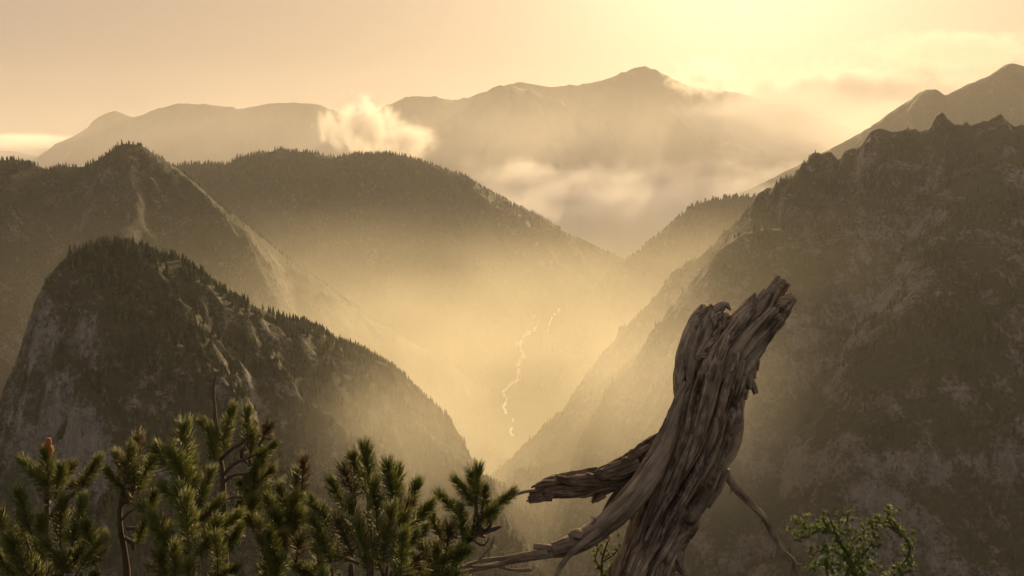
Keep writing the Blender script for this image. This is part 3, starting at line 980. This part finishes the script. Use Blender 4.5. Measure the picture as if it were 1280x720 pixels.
def place_shoot(par, tip, direction, length, me, roll=None):
    """One tuft whose tip of the twig is at tip."""
    o = bpy.data.objects.new('needle_tuft', me)
    C.objects.link(o)
    o.parent = par
    L = length / 0.115
    d = Vector(direction).normalized()
    o.location = Vector(tip) - d * (0.11 * L) - par.location
    qn = d.to_track_quat('Z', 'Y')
    o.rotation_mode = 'QUATERNION'
    from mathutils import Quaternion
    o.rotation_quaternion = qn @ Quaternion((0, 0, 1), random.uniform(0, 6.28))
    o.scale = (L * random.uniform(0.92, 1.08), L * random.uniform(0.92, 1.08), L)
    return o, Vector(tip) - d * (0.10 * L)


def ledge_z(x, y):
    return -1.62 - 0.25 * max(0.0, y - 1.0) - 0.9 * max(0.0, y - 3.6)


def pine(label, base_px, Yb, tufts, fill=None, stems=(), nfill=0, seed=1, old=0.08):
    """tufts: (tip x, tip y, lean degrees, length px, distance offset, optional junction px)."""
    random.seed(seed)
    bx = ray(*base_px)[0] * Yb
    basep = Vector((bx, Yb, ledge_z(bx, Yb)))
    r_ = root('pine_shrub', basep, label, 'pine', 'mountain pines along the ledge')
    jn = at(base_px[0], base_px[1], Yb)

    def stem(pts, name='branch', n=8, k=[0]):
        k[0] += 1
        Sweep(pts, n=n, step=0.012, med=0.0006, knob=0.0012, seed=seed * 3.3 + k[0] * 0.77).build(name, M_BARK, r_)
    # the main stem comes up from the ledge
    dy = (basep.z - jn.z) / Yb * F
    stem([(base_px[0], base_px[1] - dy * 1.0, Yb, 9), (base_px[0] + 4, base_px[1] - dy * 0.5, Yb, 8), (base_px[0], base_px[1], Yb, 6)], 'stem', 10)
    for st in stems:
        stem(st, 'stem' if len(st) > 3 else 'branch')
    todo = list(tufts)
    if fill:
        x0, x1, y0, y1 = fill
        for i in range(nfill):
            x, y = random.uniform(x0, x1), random.uniform(y0, y1) if i % 3 else random.uniform(y0, (y0 + y1) / 2)
            lean = (x - (x0 + x1) / 2) / max(30, (x1 - x0) / 2) * 38 + random.uniform(-22, 22)
            todo.append((x, y, lean, random.uniform(44, 62), random.uniform(-0.28, 0.22)))
    for i, t in enumerate(todo):
        x, y, lean, ln, dz = t[:5]
        Yd = Yb + dz
        tip = at(x, y, Yd)
        a = math.radians(lean)
        d = Vector((math.sin(a), random.uniform(-0.45, 0.25), math.cos(a)))
        L = 0.92 * ln * Yd / F
        me = random.choice(OLD) if random.random() < old else random.choice(SHOOTS)
        o, foot = place_shoot(r_, tip, d, L, me)
        # a bare twig from the tuft back to its junction
        fx, fy = x - math.sin(a) * ln * 0.9, y + math.cos(a) * ln * 0.9
        j = t[5] if len(t) > 5 else (base_px[0] + (x - base_px[0]) * 0.35, max(y + ln * 1.9, base_px[1] - 10))
        jy = Yb if len(t) <= 5 else Yb
        stem([(j[0], j[1], jy, 2.9), ((j[0] * 0.45 + fx * 0.55) + 5 * math.sin(i), j[1] * 0.45 + fy * 0.55 + abs(fx - j[0]) * 0.12, (jy + Yd) / 2, 2.3), (fx, fy, Yd, 1.7)])
    return r_


pA = pine('mountain pine with an orange bud on its upright top shoot', (52, 742), 2.25,
          [(60, 566, 2, 52, 0, (58, 640)), (30, 582, -42, 50, -.03, (57, 625)), (84, 584, 38, 48, .03, (58, 628)), (48, 588, -20, 46, .05, (57, 630)), (72, 592, 15, 46, -.06, (58, 632)), (119, 583, 38, 50, 0, (62, 648)), (104, 600, 60, 40, .04, (80, 625)),
           (26, 622, -8, 62, -.1), (-2, 640, -18, 60, -.1), (72, 640, 0, 58, -.05), (100, 630, 12, 66, -.1), (50, 650, 5, 60, -.15), (128, 672, 28, 58, -.1), (8, 672, -10, 58, -.2), (112, 662, 10, 60, -.2)],
          (-10, 135, 660, 760), [[(52, 742, 2.25, 6), (55, 690, 2.25, 5), (58, 640, 2.25, 4), (58, 600, 2.25, 3)], [(62, 648, 2.25, 3), (80, 625, 2.25, 3), (100, 612, 2.25, 2.5)]], 17, 21)
bud = Sweep([(60, 570, 2.25, 3), (60, 558, 2.25, 4.6), (61, 548, 2.25, 2)], n=14, step=0.003, knob=0.006, fine=0.001, seed=3).build('bud', M_BUD, pA)
pB = pine('slender mountain pine with a bare curved stem under one bushy head', (160, 735), 2.35,
          [(172, 549, 8, 52, 0, (160, 600)), (148, 568, -22, 50, .03, (156, 606)), (190, 572, 28, 50, -.03, (160, 604)), (158, 580, -8, 48, -.06, (156, 612)), (139, 598, -42, 46, 0, (152, 622)), (178, 590, 22, 46, .05, (158, 610)),
           (166, 566, 0, 50, -.06, (158, 606)), (194, 622, 30, 44, .02, (158, 660)), (180, 650, 20, 44, 0, (156, 672))], None,
          [[(160, 735, 2.35, 5), (156, 690, 2.35, 3.8), (150, 655, 2.35, 3.3), (151, 625, 2.35, 2.9), (160, 598, 2.35, 2.2)], [(152, 650, 2.35, 1.6), (162, 640, 2.34, 1.3), (172, 636, 2.33, .8)], [(151, 634, 2.35, 1.6), (160, 622, 2.33, 1.2), (168, 617, 2.32, .8)]], 0, 22, 0.2)
pC = pine('broad mountain pine with one thick upright leader of green needles', (235, 748), 2.15,
          [(226, 540, -2, 66, 0, (230, 660)), (200, 572, -40, 58, .03, (230, 650)), (222, 570, -8, 60, -.06, (230, 650)), (240, 575, 10, 60, .05, (230, 655)), (256, 600, 14, 50, 0, (232, 670)), (204, 612, -52, 56, 0, (232, 680)), (276, 628, 48, 56, .04, (233, 690)),
           (220, 620, -15, 60, -.1, (232, 690)), (180, 634, -38, 56, .05, (233, 700)), (290, 646, 50, 54, 0, (234, 705)), (236, 640, 0, 62, -.14, (233, 700)), (196, 650, -25, 60, -.1), (266, 655, 25, 60, -.1)],
          (160, 300, 660, 765), [[(235, 748, 2.15, 6), (233, 700, 2.15, 5), (231, 650, 2.15, 4), (229, 600, 2.15, 3), (228, 560, 2.15, 2)]], 15, 23)
pD = pine('tall thin mountain pine whose dead bare tip sticks up above its tufts', (284, 745), 2.5,
          [(289, 514, 16, 50, -.02, (272, 556)), (281, 528, 6, 46, .03, (272, 560)), (257, 532, -22, 44, .02, (272, 566)), (263, 542, -10, 42, -.04, (273, 568)), (306, 522, -4, 44, 0, (300, 562)), (318, 540, 14, 44, .03, (304, 560)), (336, 532, 30, 46, 0, (312, 572)), (340, 556, 48, 44, -.03, (312, 575)),
           (328, 575, 32, 46, .03, (308, 592)), (340, 590, 50, 46, 0, (310, 592)), (318, 592, 10, 46, -.04, (306, 595)), (304, 604, -14, 44, .02, (298, 640)), (330, 612, 40, 46, 0, (300, 640)), (316, 622, 20, 48, -.05, (296, 645)), (340, 625, 58, 40, .04, (305, 640)), (298, 630, -10, 46, .04, (290, 665))],
          None, [[(284, 745, 2.5, 6), (281, 690, 2.5, 4.6), (280, 640, 2.5, 4), (277, 585, 2.5, 3.4), (271, 545, 2.5, 2.8), (268, 505, 2.5, 2.2), (267, 484, 2.5, 2), (270, 469, 2.5, 1.4)],
                 [(276, 574, 2.5, 2.6), (288, 562, 2.49, 2.4), (304, 552, 2.49, 2), (314, 542, 2.49, 1.6)], [(279, 594, 2.5, 2.6), (292, 580, 2.49, 2.4), (312, 571, 2.49, 2), (324, 566, 2.49, 1.4)],
                 [(280, 602, 2.5, 2.4), (292, 594, 2.48, 2.2), (308, 592, 2.48, 1.8), (318, 590, 2.48, 1.4)], [(281, 628, 2.5, 2.4), (290, 622, 2.48, 2), (302, 622, 2.48, 1.6)]], 0, 24, 0.15)
pE = pine('low mountain pine with a narrow shoot leaning up beside a bare stick', (338, 748), 2.35,
          [(380, 576, 8, 54, 0, (360, 668)), (374, 600, 4, 50, .02, (358, 670)), (352, 610, -12, 52, 0, (352, 680)), (366, 622, 10, 54, -.05, (352, 690)), (386, 640, 42, 46, .02, (356, 690)), (336, 632, -20, 54, 0), (345, 650, -8, 58, -.08), (372, 655, 30, 54, -.05), (318, 650, -28, 54, .05), (326, 672, -15, 56, -.1), (355, 672, 8, 58, -.1)],
          (298, 385, 668, 765), [[(338, 748, 2.35, 5), (350, 690, 2.35, 4), (360, 655, 2.35, 3.2), (370, 620, 2.35, 2)], [(360, 678, 2.33, 1.6), (378, 673, 2.33, 1.4), (396, 668, 2.32, .9)]], 9, 25, 0.12)
pF = pine('bushy mountain pine of several thick upright shoots beside the misty valley', (462, 752), 2.1,
          [(460, 561, 0, 74, 0, (462, 670)), (446, 584, -10, 62, .06, (460, 670)), (430, 588, -12, 60, -.03, (456, 680)), (411, 602, -22, 58, .02, (452, 690)), (500, 588, 6, 64, 0, (470, 680)), (486, 596, -6, 62, -.08, (468, 680)), (520, 606, 18, 60, .03, (474, 690)), (538, 632, 42, 58, 0, (478, 700)), (514, 632, 24, 62, -.08, (476, 700)),
           (472, 620, 4, 64, -.1, (464, 700)), (440, 630, -10, 64, -.08, (456, 700)), (400, 634, -24, 58, 0, (450, 705)), (424, 650, -16, 64, -.14), (530, 662, 40, 54, .04), (482, 652, 4, 66, -.18), (506, 662, 18, 62, -.14), (455, 664, -4, 64, -.2), (392, 664, -26, 58, -.04)],
          (380, 545, 672, 770), [[(462, 752, 2.1, 6), (463, 700, 2.1, 5), (462, 650, 2.1, 4), (461, 600, 2.1, 2.4)]], 15, 26)
pG = pine('small mountain pine with curling brown branches reaching towards the dead trunk', (528, 752), 2.3,
          [(600, 588, 6, 54, 0, (592, 672)), (588, 600, -8, 52, .04, (590, 668)), (572, 606, -40, 48, 0, (590, 660)), (608, 612, 10, 48, -.05, (594, 668)), (634, 622, 48, 46, 0, (604, 664)), (620, 632, 20, 46, .05, (602, 666)), (612, 640, 40, 44, -.04, (600, 668)), (560, 624, -26, 52, 0, (566, 690)), (574, 636, -6, 52, -.06, (572, 686)),
           (545, 650, -14, 56, .03, (552, 700)), (560, 660, 4, 56, -.08, (556, 704)), (586, 668, 26, 50, -.02, (562, 700)), (530, 684, -28, 54, 0), (548, 690, -6, 56, -.08), (572, 692, 22, 50, -.06), (515, 700, -34, 52, .02)],
          (500, 580, 692, 770), [[(528, 752, 2.3, 6), (545, 715, 2.3, 5), (570, 688, 2.3, 4.6), (592, 670, 2.3, 4), (612, 663, 2.3, 3), (626, 658, 2.3, 2)], [(592, 670, 2.3, 3), (600, 655, 2.28, 3), (596, 640, 2.28, 2.4), (594, 624, 2.29, 1.8)],
                                 [(606, 664, 2.3, 2), (614, 654, 2.28, 2), (610, 644, 2.28, 1.6), (600, 640, 2.27, 1.2)], [(590, 674, 2.27, 1.6), (604, 682, 2.26, 1.4), (612, 672, 2.25, 1)]], 7, 27)

# ------------------------------------------------------------------ larch saplings
def rosette_mesh(seed):
    random.seed(seed)
    V, Fc = [], []
    for i in range(30):
        az, el = random.uniform(0, 6.28), random.uniform(0.1, 1.45)
        d = Vector((math.cos(az) * math.cos(el), math.sin(az) * math.cos(el), math.sin(el)))
        needle(V, Fc, d * 0.001, d, random.uniform(0.010, 0.019), 0.0013, Vector((0, 0, 0.002)))
    me = mesh('leaf_tuft', [tuple(v) for v in V], Fc)
    me.materials.append(M_LARCH)
    return me


ROS = [rosette_mesh(i) for i in (1, 2, 3)]


def larch(label, base, Yb, branches, seed, dens=1.0, bare=()):
    random.seed(seed)
    bx = ray(*base)[0] * Yb
    r_ = root('larch_sapling', (bx, Yb, ledge_z(bx, Yb)), label, 'sapling', 'green larch saplings by the trunk')
    jn = at(base[0], base[1], Yb)
    dy = (ledge_z(bx, Yb) - jn.z) / Yb * F
    Sweep([(base[0], base[1] - dy, Yb, 4), (base[0] + 3, base[1] - dy * .5, Yb, 3.6), (base[0], base[1], Yb, 3)], n=8, step=0.01, seed=seed).build('stem', M_BARK, r_)
    for k, b in enumerate(branches):
        b = [(x, y, Yb + dz, w) for (x, y, dz, w) in b]
        Sweep(b, n=7, step=0.008, knob=0.0008, seed=seed + k).build('branch', M_BARK, r_)
        if k in bare:
            continue
        P = np.array([list(at(x, y, d)) for (x, y, d, w) in b])
        L = np.concatenate([[0], np.cumsum(np.linalg.norm(np.diff(P, axis=0), axis=1))])
        for t in np.arange(0.02, L[-1] + 0.005, 0.0048 / dens):
            p = np.array([np.interp(t, L, P[:, c]) for c in range(3)])
            o = bpy.data.objects.new('leaf_tuft', random.choice(ROS))
            C.objects.link(o)
            o.parent = r_
            o.location = Vector(p) + Vector((random.gauss(0, .011), random.gauss(0, .015), random.gauss(.004, .010))) - r_.location
            o.rotation_euler = (random.uniform(-.9, .9), random.uniform(-.9, .9), random.uniform(0, 6.28))
            o.scale = (random.uniform(0.6, 1.15),) * 3
    return r_


larch('bright green larch sapling with a long arching twig', (1072, 735), 2.5,
      [[(1072, 735, 0, 3), (1066, 705, 0, 2.4), (1052, 680, 0, 2), (1042, 664, 0, 1.6), (1028, 650, 0, 1)], [(1045, 668, 0, 1.4), (1030, 664, -.02, 1.2), (1012, 668, -.03, 1), (994, 675, -.04, .7)],
       [(1042, 664, 0, 1.4), (1020, 662, .03, 1.2), (1006, 656, .04, .9), (996, 655, .05, .6)], [(1110, 735, .02, 1.8), (1122, 712, .02, 1.7), (1135, 696, .02, 1.6), (1137, 680, .02, 1.5), (1122, 666, .01, 1.4), (1104, 655, 0, 1.2), (1086, 650, 0, .8)],
       [(1120, 664, .01, 1), (1110, 648, 0, .9), (1108, 642, 0, .6), (1116, 640, 0, .5)], [(1060, 692, 0, 1.4), (1075, 672, .03, 1.2), (1085, 660, .03, .9), (1098, 662, .03, .6)], [(1064, 700, 0, 1.4), (1046, 690, -.03, 1.2), (1028, 688, -.05, .9), (1014, 692, -.05, .6)],
       [(1066, 706, 0, 1.4), (1080, 692, -.03, 1.2), (1090, 680, -.04, 1), (1100, 672, -.04, .6)], [(1068, 715, 0, 1.4), (1050, 706, .03, 1.2), (1030, 705, .04, 1), (1012, 712, .04, .6)], [(1070, 722, 0, 1.4), (1082, 712, .03, 1.2), (1086, 700, .03, .8)],
       [(1040, 735, .03, 1.4), (1034, 715, .03, 1.2), (1030, 700, .03, .8)], [(1050, 668, 0, 1), (1058, 655, .02, .9), (1060, 645, .02, .6)], [(1048, 672, -.01, 1), (1040, 655, -.03, .8), (1034, 640, -.04, .5)], [(1115, 726, 0, 1.2), (1128, 718, -.01, 1), (1140, 712, -.01, .7)],
       [(1056, 735, -.04, 1.4), (1060, 712, -.05, 1.2), (1070, 695, -.05, .8)], [(1086, 735, -.04, 1.4), (1078, 715, -.05, 1.2), (1066, 700, -.06, .8)]], 51, 1.1, (12,))
larch('tiny sparse larch sapling in the gap under the smooth dead limb', (757, 735), 2.75,
      [[(757, 735, 0, 2), (752, 708, 0, 1.6), (755, 690, 0, 1.2), (761, 675, 0, .8)], [(754, 702, 0, 1.2), (768, 692, 0, 1), (778, 680, 0, .6)], [(752, 712, 0, 1.2), (744, 698, 0, 1), (750, 684, 0, .6)], [(755, 720, 0, 1.2), (765, 708, 0, 1), (772, 704, 0, .6)]], 52, 0.55)

# ------------------------------------------------------------------ the ledge the camera, the pines and the dead trunk stand on
xs, ys = np.linspace(-9, 9, 110), np.concatenate([np.linspace(-6, 5, 90), np.linspace(5.4, 620, 90)])
X, Y = np.meshgrid(xs, ys)
X = X * (1 + np.maximum(0, Y - 4) * 0.03)
Z = -1.62 - 0.25 * np.maximum(0, Y - 1.0) - 0.75 * np.maximum(0, Y - 3.6)
rough_ = np.clip(0.06 + np.maximum(0, Y - 4) * 0.03, 0, 8)
Z = Z - 0.05 + rough_ * np.minimum(0.4, fbm(X / (0.7 + np.maximum(0, Y - 4) * .05), Y / (0.7 + np.maximum(0, Y - 4) * .05), 3, 4))
idx = np.arange(X.size).reshape(X.shape)
qd = np.stack([idx[:-1, :-1], idx[:-1, 1:], idx[1:, 1:], idx[1:, :-1]], -1).reshape(-1, 4)
link('ground_ledge', mesh('ground_ledge', np.stack([X, Y, Z], -1), qd), mat=rock_material('ledge_limestone', scale=18.0), kind='structure')

# ------------------------------------------------------------------ haze
q = NT('valley_haze')
pv = q.n('ShaderNodeVolumePrincipled')
pv.inputs['Color'].default_value = (1.0, 0.98, 0.96, 1)
pv.inputs['Density'].default_value = 1 / 38000.0
pv.inputs['Anisotropy'].default_value = 0.3
q.l(pv.outputs[0], q.out.inputs['Volume'])
bm = bmesh.new()
bmesh.ops.create_cube(bm, size=1)
for v in bm.verts:
    v.co = Vector((v.co.x * 23000, (v.co.y + 0.5) * 14600 - 2600, (v.co.z + 0.5) * 2080 - 880))
me = bpy.data.meshes.new('haze')
bm.to_mesh(me)
bm.free()
link('haze', me, mat=q.m, kind='stuff', label='even warm haze filling the air over the mountains', cat='haze')


def mist(name, x, y, z, dens, build, color=(1, 0.97, 0.9), g=0.6, step=1.0, label=None):
    q = NT(name)
    pv = q.n('ShaderNodeVolumePrincipled')
    pv.inputs['Color'].default_value = (*color, 1)
    pv.inputs['Anisotropy'].default_value = g
    co = q.obj()
    sp = q.n('ShaderNodeSeparateXYZ')
    q.l(co, sp.inputs[0])
    d = build(q, co, sp.outputs)
    q.l(q.math('MULTIPLY', d, dens, clamp=False), pv.inputs['Density'])
    q.l(pv.outputs[0], q.out.inputs['Volume'])
    bm = bmesh.new()
    bmesh.ops.create_cube(bm, size=1)
    for v in bm.verts:
        v.co = Vector((x[0] if v.co.x < 0 else x[1], y[0] if v.co.y < 0 else y[1], z[0] if v.co.z < 0 else z[1]))
    me = bpy.data.meshes.new(name)
    bm.to_mesh(me)
    bm.free()
    q.m.cycles.volume_step_rate = step
    return link(name, me, mat=q.m, kind='stuff', label=label, cat='mist')


def rng_map(q, v, a, b):
    nd = q.n('ShaderNodeMapRange', interpolation_type='SMOOTHSTEP')
    q.l(v, nd.inputs['Value'])
    nd.inputs['From Min'].default_value = a
    nd.inputs['From Max'].default_value = b
    return nd.outputs[0]


def valley_mist(q, co, xyz):
    zz = q.math('MULTIPLY_ADD', q.math('MAXIMUM', q.math('SUBTRACT', xyz[1], 2000.0), 0.0), 0.15, xyz[2])
    top = rng_map(q, zz, -40, -480)
    a = rng_map(q, xyz[1], 550, 1350)
    xc = q.math('MINIMUM', q.math('MULTIPLY_ADD', xyz[1], 0.17, 40.0), 280.0)
    w = q.math('MAXIMUM', q.math('MULTIPLY_ADD', xyz[1], 0.60, -430.0), 170.0)
    lat = q.math('DIVIDE', q.math('SUBTRACT', xyz[0], xc), w)
    lat = q.math('MAXIMUM', lat, q.math('MULTIPLY', lat, -0.36))                 # it reaches farther over the spur's side
    lat = q.math('EXPONENT', q.math('MULTIPLY', q.math('MULTIPLY', lat, lat), -1.0))
    n = rng_map(q, q.noise(q.mapping(co, (1, 1, 2.0)), 0.0025, 4, 0.55), 0.3, 0.72)
    n = q.math('MULTIPLY_ADD', n, 1.1, 0.4)
    e = q.math('DIVIDE', q.math('SUBTRACT', xyz[1], 1300.0), 480.0)              # thicker where the valley narrows
    e = q.math('EXPONENT', q.math('MULTIPLY', q.math('MULTIPLY', e, e), -1.0))
    far = q.math('MULTIPLY_ADD', rng_map(q, xyz[1], 3300, 1600), 0.82, 0.18)       # and thinner up the valley
    n = q.math('MULTIPLY', n, q.math('MULTIPLY_ADD', e, 1.9, far))
    return q.math('MULTIPLY', q.math('MULTIPLY', q.math('MULTIPLY', top, a), lat), n)


mist('mist', (-1800, 2200), (550, 5200), (-770, -40), 1 / 2500.0, valley_mist, color=(1, 0.965, 0.80), g=0.3, step=5.0, label='golden mist lying along the valley floor')


def cloud_sea(q, co, xyz):
    n = q.noise(q.mapping(co, (1, 0.8, 1.3)), 0.0019, 7, 0.62)
    h = q.math('MULTIPLY_ADD', n, 900.0, q.math('MULTIPLY', xyz[2], -1.0))      # taller where the noise is high
    h = q.math('SUBTRACT', h, q.math('MULTIPLY', q.math('MAXIMUM', q.math('SUBTRACT', 6100.0, xyz[1]), 0.0), 0.19))     # its top sinks towards the valley
    top = rng_map(q, h, 470, 640)
    a = q.math('MULTIPLY', rng_map(q, xyz[1], 4500, 4950), rng_map(q, xyz[1], 7200, 6300))
    b = q.math('MULTIPLY', rng_map(q, xyz[0], -700, 300), rng_map(q, xyz[0], 4000, 2600))
    return q.math('MULTIPLY', q.math('MULTIPLY', top, a), b)


mist('mist', (-900, 4000), (4500, 7200), (-700, 160), 1 / 450.0, cloud_sea, color=(1, 0.99, 0.98), g=0.25, step=1.5, label='pale sea of cloud between the valley mouth and the far range')


def far_veil(q, co, xyz):
    top = rng_map(q, xyz[2], 800, -300)
    a = q.math('MULTIPLY', rng_map(q, xyz[1], 4900, 6000), rng_map(q, xyz[1], 8600, 8000))
    n = rng_map(q, q.noise(q.mapping(co, (1, 1, 2.0)), 0.0008, 4, 0.55), 0.3, 0.7)
    return q.math('MULTIPLY', q.math('MULTIPLY', top, a), q.math('MULTIPLY_ADD', n, 0.8, 0.6))


mist('mist', (-6500, 5000), (4900, 8600), (-700, 800), 1 / 4300.0, far_veil, color=(1, 0.985, 0.97), g=0.3, step=6.0, label='thin mist round the feet of the far range')


def puff(name, px, py, Yc, rx, ry, rz, scale, lo, hi, dens, label=None, stretch=(1, 1, 1), color=(1, 0.97, 0.92), g=0.55, step=0.5, con=1.0):
    """A torn cloud: an ellipsoid of noise-shaped vapour, size in picture pixels."""
    k = Yc / F
    c = at(px, py, Yc)
    q = NT(name)
    pv = q.n('ShaderNodeVolumePrincipled')
    pv.inputs['Color'].default_value = (*color, 1)
    pv.inputs['Anisotropy'].default_value = g
    co = q.obj()
    sc_ = q.n('ShaderNodeVectorMath', operation='LENGTH')
    q.l(q.mapping(co, (1 / (rx * k), 1 / (ry * k), 1 / (rz * k))), sc_.inputs[0])
    edge = rng_map(q, sc_.outputs['Value'], 1.0, 0.15)
    n = q.noise(q.mapping(co, stretch, (0, 0.5, 0), (py, px, 0)), scale, 7, 0.62, 0.3)
    v = q.math('ADD', q.math('MULTIPLY_ADD', n, con, 0.5 - 0.5 * con), q.math('MULTIPLY_ADD', edge, 0.5, -0.5))
    d = q.math('MULTIPLY', rng_map(q, v, lo, hi), edge)
    q.l(q.math('MULTIPLY', d, dens), pv.inputs['Density'])
    q.l(pv.outputs[0], q.out.inputs['Volume'])
    q.m.cycles.volume_step_rate = step
    bm = bmesh.new()
    bmesh.ops.create_icosphere(bm, subdivisions=3, radius=1)
    for v_ in bm.verts:
        v_.co = Vector((v_.co.x * rx * k, v_.co.y * ry * k, v_.co.z * rz * k)) * 1.02
    me = bpy.data.meshes.new(name)
    bm.to_mesh(me)
    bm.free()
    o = link(name, me, mat=q.m, kind='stuff', label=label, cat='cloud' if label else None)
    o.location = c
    return o


puff('mist', 458, 164, 4300, 78, 70, 70, 0.011, 0.26, 0.60, 1 / 75.0, 'torn golden wisp of mist rising behind the long wooded ridge', (1, 1, 0.7), g=0.25, step=0.4, con=2.2)
puff('mist', 512, 178, 4350, 62, 70, 46, 0.012, 0.24, 0.62, 1 / 100.0, 'low trailing end of the torn golden wisp on the ridge', (0.7, 1, 1), g=0.25, step=0.4, con=2.0)
puff('mist', 409, 160, 4250, 28, 30, 46, 0.018, 0.26, 0.60, 1 / 90.0, 'thin upright shred of mist behind the long wooded ridge', (1, 1, 0.6), g=0.25, step=0.4, con=2.0)
puff('mist', 882, 98, 9100, 74, 60, 46, 0.0062, 0.26, 0.60, 1 / 190.0, 'bright torn wisp of cloud beside the far summit', g=0.2, step=0.4, con=2.2)
puff('mist', 990, 165, 8600, 280, 60, 95, 0.0014, 0.10, 0.6, 1 / 150.0, 'soft veil of mist in front of the far range', (1, 1, 1.6), g=0.0, step=1.0)
puff('cloud', 1070, 150, 15500, 360, 130, 112, 0.0022, 0.22, 0.40, 1 / 170.0, 'broad glowing cloud bank behind the far range', (1, 1, 1.2), (0.99, 0.92, 0.84), g=0.05, step=1.0)
puff('cloud', 1190, 62, 17000, 210, 80, 40, 0.0022, 0.20, 0.50, 1 / 700.0, 'flat lens of cloud above the glowing bank', (1, 1, 1.8), (1.0, 0.95, 0.88), g=0.1, step=1.0)
puff('cloud', 30, 176, 17000, 120, 80, 16, 0.0012, 0.16, 0.40, 1 / 700.0, 'thin pale band of cloud low above the far chain', (1, 1, 3.0), g=0.35, step=1.0)
puff('mist', 500, 560, 900, 230, 260, 190, 0.004, -0.2, 0.9, 1 / 380.0, 'thin golden haze drifting past the lower side of the spur', color=(1, 0.965, 0.82), g=0.3, step=3.0)
puff('mist', 850, 510, 950, 250, 260, 260, 0.004, -0.2, 0.9, 1 / 430.0, 'thin golden haze drifting past the foot of the jagged mountain', color=(1, 0.965, 0.82), g=0.3, step=3.0)
